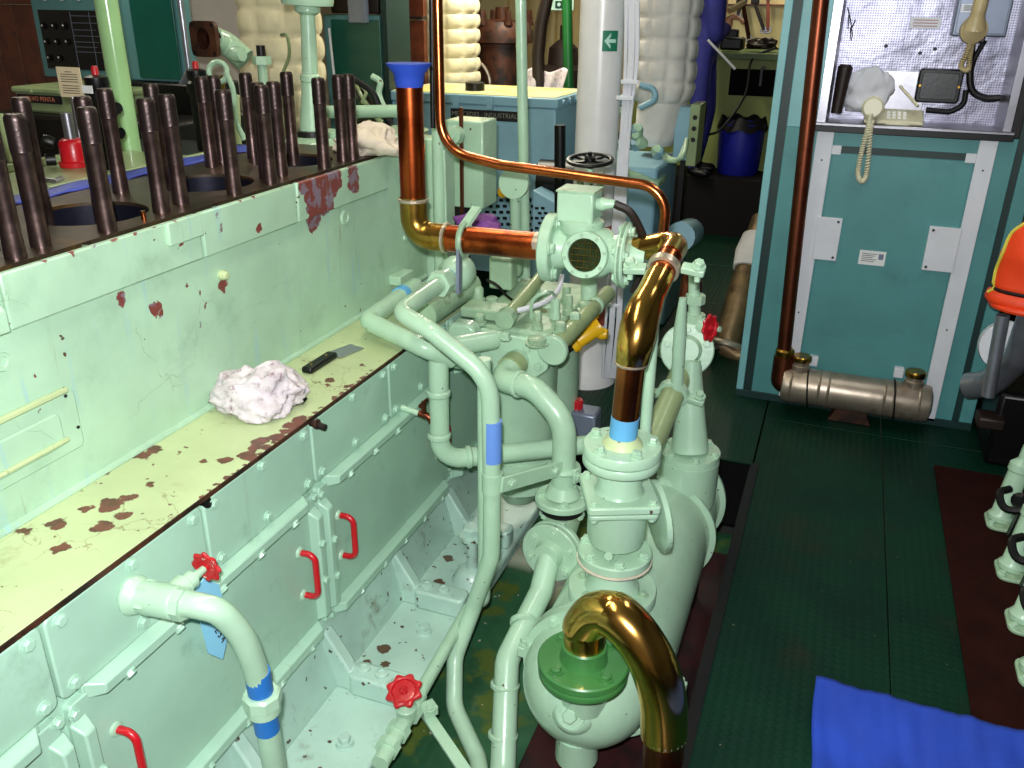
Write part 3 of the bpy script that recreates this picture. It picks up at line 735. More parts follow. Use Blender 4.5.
# ---- H3 thin pipe: down beside H1 and along the bed to the red valve
t = pipe('bilge_suction_pipe', 'thin pale green pipe running down and along the bed flange', 'pipe',
     [(-.862, 2.11, .78), (-.862, 2.11, -.06), (-.93, 2.16, -.125), (-.905, 1.70, -.125)], .020, PG, [.05, .05], 16)
v = thing('bilge_valve', 'pale green bilge valve with bright red handwheel on the bed flange', 'valve', (-.90, 1.65, -.168))
MB().cyl((-.905, 1.72, -.125), (-.892, 1.46, -.125), .024, seg=18).build('valve_body', PG, v)
for y in (1.665, 1.59, 1.53): MB().lathe([(.034, 0), (.034, .026)], (-.899, y, -.125), (0, -1, 0), 8).build('union_nut', PG, v)
MB().lathe([(.028, 0), (.030, .03), (.024, .036), (.018, .055), (.012, .06), (.010, .09)], (-.900, 1.63, -.115), (.02, -.05, 1), 18).build('bonnet', PG, v)
wheel(v, (-.898, 1.618, -.018), (.05, -.35, 1), .048, 'red_paint')
s = thing('pipe_support_strap', 'flat pale strap reaching from the red valve across the bilge', 'bracket', (-.86, 1.69, -.16))
MB().obox((-.775, 1.615, -.155), (.78, -.62, 0), .012, .034, .25, up=(.6, .78, 0)).build('strap', PG, s, bevel=.002)
MB().obox((-.862, 1.69, -.135), (.78, -.62, 0), .03, .045, .04, up=(.6, .78, 0)).build('clamp', PG, s, bevel=.003)
bolt(s, (-.85, 1.675, -.118), (0, 0, 1), .012, .012, PG)
# ---- T1 thick loop
t = pipe('lubricating_oil_pipe', 'thick pale green pipe bent into a loop in front of the filter', 'pipe',
     [(-.97, 2.46, .70), (-1.08, 2.27, .72), (-1.075, 2.25, .34), (-.62, 2.57, .335)], .032, PG, [.05, .075], 20)
collar(t, (-1.078, 2.26, .575), (0, 0, 1), .032, .022, PG, 'weld_ring', .006)
collar(t, (-1.075, 2.25, .43), (0, 0, 1), .032, .022, PG, 'weld_ring', .006)
_d = Vector((.455, .32, 0)).normalized()
collar(t, Vector((-1.075, 2.25, .34))+_d*.095, _d, .032, .022, PG, 'weld_ring', .006)
# ---- B2 strainer pipe from the filter front down to the flanged valve
t = pipe('filter_outlet_pipe', 'pale green elbow pipe curving from the filter front down to a flange', 'pipe',
     [(-.90, 2.52, .625), (-.915, 2.375, .60), (-.78, 2.325, .615), (-.672, 2.30, .53), (-.67, 2.30, .24)], .038, PG, [.05, .1, .12], 22)
MB().lathe([(.045, 0), (.045, .05)], (-.908, 2.44, .61), (.06, 1, .1), 22).build('union_collar', 'dull_green_paint', t)
collar(t, (-.84, 2.345, .61), (.93, -.3, .1), .038, .018, PG, 'weld_ring', .006)
MB().lathe([(.042, 0), (.058, -.035)], (-.67, 2.3, .31), (0, 0, 1), 24).build('weld_neck', PG, t)
flange(t, (-.67, 2.3, .268), (0, 0, 1), .088, .024, 4, .013)
v = thing('angle_valve_body', 'pale green flanged valve body beneath the curved filter pipe', 'valve', (-.67, 2.29, .0))
MB().lathe([(.052, -.09), (.062, -.04), (.05, .0)], (-.67, 2.3, .225), (0, 0, 1), 24).build('body', 'dirty_green_paint', v)
MB().lathe([(.07, 0), (.07, .012)], (-.67, 2.3, .218), (0, 0, 1), 28).build('gasket', 'dark_iron', v)
for an in range(5): bolt(v, (-.67+.06*math.cos(an*1.26), 2.3+.06*math.sin(an*1.26), .214), (0, 0, -1), .012, .02, PG)
nd = Vector((-.14, -.95, .06)).normalized(); fc = Vector((-.672, 2.24, .105))
MB().lathe([(.075, 0), (.05, -.07)], fc, nd, 24).build('elbow', PG, v)
flange(v, fc+nd*.012, nd, .098, .022, 0)
t = thing('strainer_inlet_pipe', 'pale green pipe slanting down from the round valve flange into the bilge', 'pipe', (-.66, 1.7, -.378))
f2 = flange(t, fc+nd*.038, nd, .098, .022, 6, .013)
pA = fc+nd*.03
MB().tube([pA, W(541, 592, Y=2.12), W(507, 660, Y=1.93), W(503, 770, Y=1.72), (-.64, 1.69, -.40)], .037, 20, [.05, .10, .1]).build('pipe_run', PG, t)
MB().lathe([(.05, .0), (.04, .03)], pA+nd*.006, nd, 22).build('weld_neck', PG, t)
for px, py, yy in ((524, 622, 2.03), (505, 685, 1.88), (503, 735, 1.785)):
    d = W(px, py-10, Y=yy+.03)-W(px, py+10, Y=yy-.03)
    collar(t, W(px, py, Y=yy), d if py < 650 else (0, .25, .9), .038, .02, PG, 'weld_ring', .006)

# ================================================================ duplex filter
F = thing('duplex_filter', 'pale green twin oil filter housing with studded top and side rails', 'filter', (-.93, 2.75, 0))
for i, cy in enumerate((2.66, 2.95)):
    MB().lathe([(.11, .06), (.128, .075), (.128, .60), (.135, .61), (.135, .69)], (-.945, cy, 0), (0, 0, 1), 32).build('filter_bowl', PG, F)
    MB().lathe([(.136, .17), (.136, .20)], (-.945, cy, 0), (0, 0, 1), 32).build('bowl_band', PG, F)
    MB().lathe([(.06, .0), (.1, .06)], (-.945, cy, 0), (0, 0, 1), 24).build('bowl_foot', PG, F)
MB().box(-1.10, -.80, 2.53, 3.10, .68, .72).build('top_cover', 'dirty_green_paint', F, bevel=.012)
MB().prism([(-1.10, .55), (-1.075, .70), (-1.03, .715), (-.86, .70), (-.795, .655), (-.80, .60), (-.86, .545), (-.95, .53)], 'y', 2.505, 2.535).build('front_flange', PG, F, bevel=.006)
for x, z in ((-1.02, .665), (-.955, .555), (-.83, .61), (-.87, .67)): bolt(F, (x, 2.505, z), (0, -1, .1), .014, .012, PG)
MB().prism(rounded(-1.13, -1.03, .58, .745, .03), 'y', 2.44, 2.50).build('bracket_post', PG, F, bevel=.01)
# rails and fittings on the top, along the length of the filter
MB().tube([W(506, 318, Z=.765), W(545, 272, Z=.80)], .023, 14).build('top_rail', 'dull_green_paint', F)
MB().tube([W(553, 350, Z=.70), W(608, 293, Z=.735)], .029, 16).build('side_rail', 'dull_green_paint', F)
MB().lathe([(.046, -.012), (.050, -.008), (.050, .008), (.046, .012)], W(553, 350, Z=.70), W(608, 293, Z=.735)-W(553, 350, Z=.70), 20).build('rail_flange', PG, F)
MB().lathe([(.034, -.02), (.034, .02)], W(506, 318, Z=.765), W(545, 272, Z=.80)-W(506, 318, Z=.765), 8).build('rail_nut', 'dirty_green_paint', F)
collar(F, W(595, 306, Z=.728), W(608, 293, Z=.735)-W(553, 350, Z=.70), .029, .03, PG, 'rail_collar')
MB().tube([(-1.20, 2.42, .765), (-1.19, 2.78, .77)], .045, 16).build('side_rail', 'dirty_green_paint', F)
MB().obox((-1.05, 2.60, .745), (0, 0, 1), .10, .16, .035).build('terminal_cover', 'dirty_green_paint', F, bevel=.006)
MB().obox((-1.10, 2.88, .80), (0, 0, 1), .07, .09, .12).build('valve_block', 'dirty_green_paint', F, bevel=.01)
MB().lathe([(.05, 0), (.055, .03), (.045, .08), (.03, .09)], (-1.12, 3.0, .77), (0, -.5, 1), 18).build('valve_cap', 'dirty_green_paint', F)
rr = random.Random(3)
for px, py, r, h in ((537, 338, .030, .02), (537, 322, .016, .05), (560, 328, .02, .035), (548, 300, .022, .05), (575, 318, .018, .035), (585, 305, .022, .03), (566, 296, .016, .05), (555, 312, .016, .06), (478, 296, .02, .05), (492, 300, .022, .03), (505, 333, .016, .02), (480, 318, .018, .03), (535, 290, .02, .04), (568, 308, .015, .06)):
    p = W(px, py+6, Z=.72)
    MB().lathe([(r*1.3, 0), (r*1.3, h*.3), (r, h*.35), (r, h), (r*.7, h*1.15)], p, (0, 0, 1), 6 if r < .02 else 14).build('cap_nut' if r < .02 else 'valve_cap', 'dirty_green_paint' if rr.random() < .6 else PG, F)
MB().tube(spline([W(498, 313, Z=.76), W(520, 310, Z=.775), W(545, 302, Z=.785), W(558, 290, Z=.80), W(562, 275, Z=.84)]), .009, 8).build('cable', 'cable_white', F)
MB().tube(spline([W(487, 280, Z=.80), W(497, 285, Z=.84), W(507, 296, Z=.80), W(520, 305, Z=.74)]), .005, 6).build('wire', 'black_rubber', F)
MB().tube(spline([W(531, 318, Z=.75), W(533, 300, Z=.82), W(548, 292, Z=.85), W(556, 296, Z=.78)]), .006, 6).build('tube_line', PG, F)
MB().box(-.80, -.77, 2.60, 2.72, .66, .70).build('yellow_stain_plate', 'yellow_paint', F, bevel=.004)
# yellow cock
y_ = thing('lever_cock', 'bright yellow lever cock on the far side of the filter', 'valve', W(575, 340, Y=2.92))
a = W(571, 345, Y=2.90); c = W(597, 328, Y=2.95)
MB().lathe([(.036, 0), (.038, .02), (.03, .03), (.03, .10), (.036, .11), (.036, .13)], a, c-a, 16).build('body', 'yellow_paint', y_)
MB().lathe([(.024, -.05), (.024, 0)], a, c-a, 8).build('inlet', 'dark_brown', y_)
MB().obox(W(592, 318, Y=2.95), W(600, 305, Y=2.98)-W(585, 328, Y=2.95), .016, .036, .15).build('lever', 'yellow_paint', y_, bevel=.004)
MB().lathe([(.018, 0), (.024, .02), (.018, .04)], W(597, 333, Y=2.95), (1, 0, 0), 12).build('stub', 'yellow_paint', y_)
# red topped box on the walkway behind the filter
b_ = thing('pump_relay', 'small grey box with red button behind the filter', 'box', W(585, 420, Y=2.95))
p = W(583, 425, Y=2.95); MB().obox(p, (0, 0, 1), .10, .12, .14).build('case', 'grey_box', b_, bevel=.01)
q = W(577, 405, Y=2.95); MB().lathe([(.024, 0), (.024, .04), (.02, .045)], q-Vector((0, 0, .02)), (0, 0, 1), 16).build('button', 'red_paint', b_)

# ================================================================ oil cooler
CX, CZ, R_ = -.420, .0, .193
C = thing('oil_cooler', 'horizontal pale green shell and tube oil cooler beside the walkway', 'cooler', (CX, 2.35, -.38))
MB().lathe([(R_, 1.90), (R_, 2.86)], (CX, 0, CZ), (0, 1, 0), 48).build('shell', 'pale_green_ledge' if False else PG, C)
for y in (1.875, 2.62, 2.865):
    MB().lathe([(R_+.006, 0), (R_+.020, .004), (R_+.020, .020), (R_+.006, .024)], (CX, y, CZ), (0, 1, 0), 48, cap=True).build('shell_ring', PG, C)
for y in (1.887, 2.632, 2.877):
    for s in ((1, -1) if y < 2.6 else (-1,)):
        MB().obox((CX+s*(R_+.030), y, CZ-.01), (0, 0, 1), .04, .04, .035).build('ring_lug', PG, C, bevel=.004)
        bolt(C, (CX+s*(R_+.032), y, CZ+.007), (0, 0, 1), .013, .022, PG)
# end covers
MB().lathe([(R_+.022, 0), (R_+.022, -.026)], (CX, 1.872, CZ), (0, 1, 0), 48).build('end_flange', PG, C)
ring_bolts(C, (CX, 1.846, CZ), (0, -1, 0), R_+.002, 10, .014, .012, PG)
dome = [(R_-.008, 0)]+[((R_-.008)*math.cos(a*PI/18), -.19*math.sin(a*PI/18)) for a in range(1, 9)]+[(0, -.19)]
MB().lathe(dome, (CX-.02, 1.85, CZ-.015), (0, 1, 0), 48, cap=False).build('end_cover', PG, C)
MB().lathe([(R_-.015, 0)]+[((R_-.015)*math.cos(a*PI/18), .12*math.sin(a*PI/18)) for a in range(1, 9)]+[(0, .12)], (CX, 2.885, CZ), (0, 1, 0), 40, cap=False).build('end_cover', PG, C)
pb = W(573, 712, Y=1.72)
MB().lathe([(.07, -.06), (.058, -.015), (.044, .0), (.040, .002), (.034, -.004), (0, -.004)], (-.437, 1.665, .02), (0, -.86, .42), 24).build('plug_boss', PG, C)
bolt(C, (-.437, 1.660, .022), (0, -.86, .42), .020, .022, PG, 'drain_plug')
MB().lathe([(.055, 0), (.06, -.1)], (-.44, 1.74, -.11), (0, -.15, 1), 20).build('foot', PG, C)
for y in (2.0, 2.7): MB().box(CX-.16, CX+.16, y, y+.08, -.38, -.12).build('cradle', 'tray_red', C, bevel=.006)
MB().box(-.62, -.165, 1.55, 3.1, -.385, -.35).build('drip_tray', 'tray_red', C, bevel=.004)
# saddle flange under the check valve
B = Vector((-.422, 1.985, 0))
MB().lathe([(.124, .175), (.124, .203), (.122, .206)], B, (0, 0, 1), 36).build('neck_flange', PG, C)
MB().lathe([(.110, .05), (.110, .18)], B, (0, 0, 1), 32).build('neck', PG, C)
ring_bolts(C, B+Vector((0, 0, .206)), (0, 0, 1), .092, 6, .011, .012, 'dirty_green_paint')
# ---- check valve
V = thing('check_valve', 'stacked pale green check valve standing on the cooler under the copper pipe', 'valve', B+Vector((0, 0, .206)))
MB().lathe([(.078, .206), (.074, .22), (.060, .25), (.058, .30)], B, (0, 0, 1), 28).build('lower_neck', PG, V)
MB().lathe([(.062, .295), (.104, .298), (.104, .302)], B, (0, 0, 1), 36).build('gasket', 'cloth_cream', V)
flange(V, B+Vector((0, 0, .330)), (0, 0, 1), .102, .028, 0)
ring_bolts(V, B+Vector((0, 0, .330)), (0, 0, 1), .084, 6, .013, .014)
MB().lathe([(.03, .33), (.03, .348), (.06, .352), (.074, .362), (.080, .385), (.080, .485)], B, (0, 0, 1), 32).build('valve_body', PG, V)
MB().lathe([(.012, 0), (.014, .014), (.012, .02)], B+Vector((.0, -.058, .35)), (0, -1, .2), 8).build('plug', PG, V)
q = .098; an = .42; ca, sa = math.cos(an), math.sin(an)
def sq(q, z0, z1, r=.012):
    o = [(x*ca-y*sa+B.x, x*sa+y*ca+B.y) for x, y in rounded(-q, q, -q, q, r)]
    return MB().prism(o, 'z', z0, z1)
sq(.092, .478, .492).build('square_flange', PG, V, bevel=.004)
sq(.096, .495, .518).build('square_flange', PG, V, bevel=.005)
for i, j in ((-1, -1), (1, -1), (1, 1), (-1, 1)):
    x, y = i*.076, j*.076
    bolt(V, (B.x+x*ca-y*sa, B.y+x*sa+y*ca, .518), (0, 0, 1), .011, .011)
    bolt(V, (B.x+x*ca-y*sa, B.y+x*sa+y*ca, .479), (0, 0, -1), .011, .014)
MB().lathe([(.070, .515), (.060, .53), (.058, .595), (.066, .605)], B, (0, 0, 1), 28).build('upper_neck', PG, V)
MB().lathe([(.100, .600), (.102, .604), (.102, .62), (.099, .624)], B, (0, 0, 1), 40).build('flange', PG, V)
MB().lathe([(.099, .626), (.103, .630), (.103, .652), (.100, .656)], B, (0, 0, 1), 40).build('flange', PG, V)
ring_bolts(V, B+Vector((0, 0, .656)), (0, 0, 1), .080, 5, .013, .018, a0=.7)
MB().lathe([(.055, .655), (.044, .672), (.038, .678)], B, (0, 0, 1), 26).build('weld_neck', 'pale_green_ledge', V)
MB().lathe([(.085, 0), (.10, .004), (.10, .018), (.085, .022)], B+Vector((.09, .06, .42)), (.85, .5, .1), 28).build('side_cover', PG, V)
# ---- the copper riser with brass bend
t = thing('cooling_riser', 'vertical copper pipe with polished brass bend standing on the check valve', 'pipe', B+Vector((0, 0, .672)))
Bt = B+Vector((0, 0, .0))
xr = .014
MB().tube([B+Vector((0, 0, .67)), B+Vector((xr*.6, 0, .885))], .0355, 24).build('copper_pipe', 'copper', t)
MB().cyl(B+Vector((0, 0, .671)), B+Vector((xr*.2, 0, .735)), .0365, seg=24).build('blue_band', 'light_blue_tape', t, label='light blue tape band')
bend = spline([B+Vector((xr*.6, 0, .88)), B+Vector((xr, .004, .94)), B+Vector((xr*1.3, .04, 1.0)), B+Vector((xr*2, .105, 1.045)), B+Vector((xr*2.4, .15, 1.068))], 8)
MB().tube(bend, .05, 26, rad=lambda k: .040+.008*math.sin(min(1, k*1.35)*PI)-.003*k).build('brass_bend', 'brass', t)
collar(t, B+Vector((xr*.6, 0, .884)), (0, 0, 1), .037, .010, 'solder', 'solder_ring', .005)
e0 = B+Vector((xr*2.4, .15, 1.068)); e1 = B+Vector((xr*2.9, .225, 1.10))
MB().tube([e0, e1], .034, 20).build('copper_pipe', 'copper', t)
BX = Vector((-.622, 2.32, 1.064))
MB().tube([e1, B+Vector((xr*3.3, .33, 1.12)), (-.545, 2.325, 1.066)], .034, 20, .05).build('copper_elbow', 'brass', t)
dd = (e1-e0).normalized()
clm = thing('pipe_clamp', 'silver white two bolt clamp around the copper pipe under the elbow', 'clamp', e0.lerp(e1, .5)-Vector((0, 0, .05)))
MB().lathe([(.035, -.012), (.043, -.010), (.043, .010), (.035, .012)], e0.lerp(e1, .45), dd, 26, cap=False).build('clamp_band', 'solder', clm)
for s in (1, -1):
    p = e0.lerp(e1, .45)+Vector((s*.075, 0, .004 if s > 0 else -.01))
    MB().obox(p, (1, 0, -.1*s), .02, .03, .06, up=dd).build('clamp_lug', PG, clm, bevel=.004)
    bolt(clm, p+Vector((s*.012, 0, .008)), (.2*s, -.4, 1), .014, .02, PG)
    MB().cyl(p+Vector((s*.012, 0, -.03)), p+Vector((s*.012, 0, .0)), .008, seg=8).build('clamp_bolt', PG, clm)
# ---- sight glass / flow box
S = thing('sight_glass_box', 'pale green flow box with round sight glass between two pipe flanges', 'sight glass', BX-Vector((0, 0, .08)))
MB().lathe([(.0, -.085), (.045, -.075), (.068, -.045), (.074, 0), (.068, .045), (.045, .075), (0, .085)], BX, (1, 0, 0), 28).build('body', PG, S)
MB().lathe([(.058, -.02), (.058, .075)], BX, (.05, -1, .12), 28).build('window_neck', PG, S)
WD = Vector((.05, -1, .12)).normalized(); WC = BX+WD*.075
MB().lathe([(.063, -.012), (.065, -.008), (.065, .006), (.062, .010), (.047, .010), (.045, .003)], WC, WD, 36, cap=False).build('window_ring', PG, S)
MB().lathe([(.046, .002), (.046, .005), (0, .006)], WC, WD, 30).build('window_glass', 'sight_glass', S, label='dark sight glass')
wx, wy, wz = frame(WD)
for k in range(-2, 3):
    w_ = math.sqrt(max(0, .044**2-(k*.017)**2))
    for e1_, e2_ in ((wx, wy), (wy, wx)):
        MB().cyl(WC+WD*.008+e1_*k*.017-e2_*w_, WC+WD*.008+e1_*k*.017+e2_*w_, .0006, seg=5).build('grid_wire', 'old_brass', S)
for k in range(8):
    a = 2*PI*k/8+.2; bolt(S, WC+WD*.010+(wx*math.cos(a)+wy*math.sin(a))*.056, WD, .005, .004, 'dirty_green_paint', washer=False)
for s in (-1, 1): MB().lathe([(.05, .05), (.061, .10)], BX, (s, 0, 0), 24).build('side_neck', PG, S)
flange(S, BX+Vector((-.098, 0, 0)), (1, 0, 0), .098, .034, 5, .015)
flange(S, BX+Vector((.088, 0, 0)), (-1, 0, 0), .092, .020, 5, .013)
flange(S, BX+Vector((.112, 0, 0)), (1, 0, 0), .092, .020, 5, .013)
MB().lathe([(.062, 0), (.045, .01), (.042, .05)], BX+Vector((.110, 0, 0)), (1, 0, 0), 24).build('outlet_neck', PG, S)
MB().lathe([(.055, -.02), (.062, .0), (.062, .012), (.05, .02)], BX+Vector((-.03, .0, .074)), (0, 0, 1), 26).build('bonnet_neck', PG, S)
MB().box(BX.x-.092, BX.x+.012, BX.y-.045, BX.y+.05, BX.z+.086, BX.z+.170).build('actuator_box', PG, S, bevel=.006)
MB().box(BX.x-.094, BX.x+.014, BX.y-.047, BX.y+.052, BX.z+.169, BX.z+.174).build('box_lid', 'dirty_green_paint', S)
MB().lathe([(.016, 0), (.019, .015), (.014, .03), (.011, .05)], BX+Vector((.012, .0, .135)), (1, 0, .1), 14).build('cable_gland', PG, S)
MB().tube(spline([BX+Vector((.06, 0, .14)), BX+Vector((.11, .01, .11)), BX+Vector((.15, .04, -.0)), BX+Vector((.12, .05, -.12))]), .012, 8).build('cable', 'dark_brown', S)
# ---- big copper pipe at the left of the flow box
t = thing('copper_suction_pipe', 'thick copper pipe with taped open top bending to the flow box', 'pipe', (-1.165, 2.31, 1.0))
yb = 2.315; xv = -1.172
zt = W(410, 70, Y=yb).z
MB().tube([(xv, yb, zt), (xv, yb, 1.165)], .038, 24).build('copper_pipe', 'rust_copper', t)
MB().tube([(xv, yb, 1.175), (xv, yb, 1.06), (xv+.115, yb, 1.06)], .041, 24, .075).build('brass_elbow', 'old_brass', t)
MB().tube([(xv+.10, yb, 1.06), (BX.x-.10, BX.y, BX.z)], .040, 24).build('copper_pipe', 'rust_copper', t)
collar(t, (xv, yb, 1.165), (0, 0, 1), .042, .012, 'solder', 'solder_ring', .004)
collar(t, (xv+.105, yb, 1.06), (1, 0, 0), .042, .012, 'solder', 'solder_ring', .004)
MB().cyl((BX.x-.165, BX.y, BX.z), (BX.x-.13, BX.y, BX.z), .0408, seg=24).build('scuffed_sleeve', 'dull_steel', t)
MB().lathe([(.0385, -.035), (.041, -.02), (.044, .0), (.062, .022), (.064, .028), (0, .028)], (xv, yb, zt-.01), (.0, 0, 1), 24).build('tape_cover', 'cloth_blue', t, label='crumpled blue tape over the open pipe end')
# U clamp on it
u = thing('pipe_hanger', 'bare steel strap hanger around the horizontal copper pipe', 'clamp', (xv+.17, yb, .98))
MB().torus((xv+.165, yb, 1.06), (1, 0, 0), .048, .009, 24, 6).build('hanger_ring', 'dirty_green_paint', u)
MB().obox((xv+.165, yb-.045, .99), (0, .05, 1), .022, .010, .16).build('hanger_leg', 'grey_box', u)
MB().obox((xv+.17, yb+.03, 1.12), (.2, .6, .5), .03, .012, .08).build('hanger_tab', PG, u)
# ---- thin copper pipe
yc = 2.52
t = thing('thin_copper_pipe', 'long thin copper pipe dropping from above and crossing over the flow box', 'pipe', W(655, 250, Y=yc))
MB().tube([W(436, -60, Y=yc), W(441, 150, Y=yc), W(500, 165, Y=yc), W(668, 188, Y=yc), W(660, 262, Y=yc)], .0155, 16, [.11, .1, .085]).build('pipe_run', 'copper', t)
# black rod beside it
t = tag(MB().tube([W(431, -60, Y=2.7), W(433, 128, Y=2.7)], .009, 10).build('control_rod', 'black_paint'), 'straight black control rod hanging left of the thin copper pipe', 'rod')
# ---- brass gooseneck at the cooler end
G = Vector((-.428, 1.70, 0))
t = thing('brass_gooseneck', 'polished brass return bend rising from the mid green flange', 'pipe', G+Vector((0, 0, .20)))
gp = [W(582, 668, Y=1.70), W(578, 632, Y=1.695), W(600, 608, Y=1.665), W(640, 640, Y=1.62), W(668, 690, Y=1.60), W(668, 735, Y=1.60), W(663, 800, Y=1.60)]
FC = W(583, 668, Y=1.685); FC.z = .235
MB().tube(spline([FC, FC+Vector((-.001, 0, .045)), W(584, 626, Y=1.685), W(595, 614, Y=1.68), W(612, 613, Y=1.67), W(622, 620, Y=1.66)], 8), .053, 28).build('brass_bend', 'brass', t)
MB().tube(spline([W(611, 613, Y=1.67), W(622, 620, Y=1.66), W(638, 638, Y=1.645), W(654, 666, Y=1.632), W(663, 700, Y=1.625), W(664, 735, Y=1.625)], 8), .057, 30).build('brass_bend', 'brass', t)
MB().tube([W(664, 732, Y=1.625), W(662, 790, Y=1.625), W(660, 900, Y=1.625)], .050, 26).build('copper_pipe', 'dark_copper', t)
collar(t, W(664, 733, Y=1.625), (0, .05, 1), .053, .012, 'solder', 'solder_ring', .004)
fl = thing('green_flange', 'mid green round flange pair bolted on the near cooler end', 'flange', (FC.x, FC.y, .15))
MB().lathe([(.112, .148), (.114, .151), (.114, .165), (.112, .168)], (FC.x, FC.y, 0), (0, 0, 1), 44).build('lower_flange', 'mid_green_paint', fl)
MB().lathe([(.112, .171), (.116, .175), (.116, .190), (.112, .194)], (FC.x, FC.y, 0), (0, 0, 1), 44).build('upper_flange', 'mid_green_paint', fl)
MB().lathe([(.062, .193), (.059, .20), (.058, .238), (.054, .242)], (FC.x, FC.y, 0), (0, 0, 1), 30).build('socket', 'mid_green_paint', fl)
for k in range(4):
    a = 2*PI*k/4+.95; bolt(fl, (FC.x+.088*math.cos(a), FC.y+.088*math.sin(a), .194), (0, 0, 1), .015, .013, 'mid_green_paint')
MB().lathe([(.06, .02), (.075, .10), (.09, .150)], (FC.x, FC.y+.03, 0), (0, 0, 1), 32).build('inlet_neck', PG, C)
# ---- far outlet cone of the cooler
K = Vector((-.34, 2.72, 0))
MB().lathe([(.105, .10), (.105, .24)], K, (0, 0, 1), 32).build('neck', PG, C)
flange(C, K+Vector((0, 0, .265)), (0, 0, 1), .105, .03, 6, .014, name='neck_flange')
t = thing('cooler_outlet_cone', 'pale green cone and slanting pipe rising from the far cooler flange', 'pipe', K+Vector((0, 0, .266)))
MB().lathe([(.105, .266), (.105, .29)], K, (0, 0, 1), 36).build('flange', PG, t)
ring_bolts(t, K+Vector((0, 0, .29)), (0, 0, 1), .088, 6, .013, .014)
MB().tube([K+Vector((0, 0, .29)), K+Vector((-.012, .02, .40)), K+Vector((-.03, .05, .60))], .05, 24, rad=lambda k: .066-.036*min(1, k*1.1)).build('cone', PG, t)
s0 = W(648, 452, Y=2.42); s1 = W(683, 370, Y=2.78)
t2 = thing('slanting_pipe', 'dull olive pipe slanting up behind the copper riser to the blank flange', 'pipe', s0)
MB().tube([s0-Vector((0, .05, .12)), s0, s1], .040, 20, .05).build('pipe_run', 'dull_green_paint', t2)
c2 = thing('two_bolt_clamp', 'pale green two bolt clamp around the slanting olive pipe', 'clamp', s0.lerp(s1, .66))
dv = (s1-s0).normalized()
MB().lathe([(.041, -.014), (.053, -.012), (.053, .012), (.041, .014)], s0.lerp(s1, .7), dv, 24, cap=False).build('clamp_band', PG, c2)
for s in (1, -1):
    p = s0.lerp(s1, .7)+Vector((s*.078, 0, -.012))
    MB().obox(p, (1, 0, -.15*s), .022, .03, .055, up=dv).build('clamp_lug', PG, c2, bevel=.004)
    bolt(c2, p+Vector((s*.012, -.004, .014)), (0, -.3, 1), .014, .022, PG)
bf = thing('blank_flange', 'pale green disc flange facing the walkway above the cooler', 'flange', W(687, 352, Y=2.82)-Vector((0, 0, .08)))
pc = W(687, 350, Y=2.82); nn = Vector((.12, -1, .28)).normalized()
flange(bf, pc, nn, .092, .022, 5, .013)
MB().lathe([(.052, 0), (.040, .03)], pc, nn, 24).build('weld_neck', PG, bf)
MB().lathe([(.06, 0), (.05, -.12)], pc-nn*.02, nn, 20).build('rear_neck', PG, bf)
tp = tag(MB().tube([W(683, 298, Y=2.66), W(680, 330, Y=2.66), W(676, 402, Y=2.66)], .020, 16, rad=lambda k: .012+.009*min(1, k*6)).build('stand_pipe', PG), 'short pale green stand pipe with tapered top before the blank flange', 'pipe')
t = tag(MB().tube([W(652, 345, Y=2.2), W(655, 300, Y=2.2), W(636, 560, Y=2.2)][1:], .0165, 14).build('gauge_pipe', PG), 'slim pale green pipe rising close behind the copper riser', 'pipe')
v = thing('gauge_cock', 'small pale green valve with red handwheel beside the blank flange', 'valve', W(692, 345, Y=2.85))
MB().tube([W(696, 352, Y=2.88), W(694, 300, Y=2.88), W(694, 275, Y=2.88)], .024, 14, rad=lambda k: .026-.008*k).build('valve_body', PG, v)
for py in (322, 303): MB().lathe([(.034, 0), (.034, .03)], W(695, py, Y=2.88), (0, 0, 1), 8).build('union_nut', PG, v)
MB().lathe([(.028, 0), (.032, .03), (.022, .06), (.010, .07), (.010, .10)], W(695, 325, Y=2.88), (.9, -.4, .1), 14).build('bonnet', PG, v)
wheel(v, W(710, 328, Y=2.80), (.9, -.4, .15), .045, 'red_paint')
t = tag(MB().tube([W(684, 300, Y=2.95), W(690, 262, Y=2.95), W(697, 285, Y=3.0), W(692, 330, Y=3.0), W(690, 470, Y=3.0)], .021, 14, [.04, .05, .05]).build('drain_pipe', 'dark_copper'), 'dark copper hook shaped pipe behind the red gauge cock', 'pipe')
# black handwheel on the tall stem
v = thing('stop_valve', 'black spoked handwheel valve in front of the white column', 'valve', W(590, 290, Y=2.9))
wheel(v, W(590, 160, Y=2.9), (0, -.12, 1), .082, 'black_paint', 0, 5, .11)
MB().cyl(W(589, 300, Y=2.9), W(590, 225, Y=2.9), .03, seg=14).build('spindle_tube', PG, v)
MB().cyl(W(590, 232, Y=2.9), W(590, 160, Y=2.9), .012, seg=10).build('stem', PG, v)
MB().lathe([(.045, 0), (.05, .04), (.03, .06), (.03, .10)], W(588, 225, Y=2.9), (0, 0, 1), 16).build('bonnet', PG, v)
for px in (580, 600): MB().obox(W(px, 190, Y=2.9), (0, 0, 1), .02, .02, .12).build('yoke_leg', 'dull_green_paint', v)

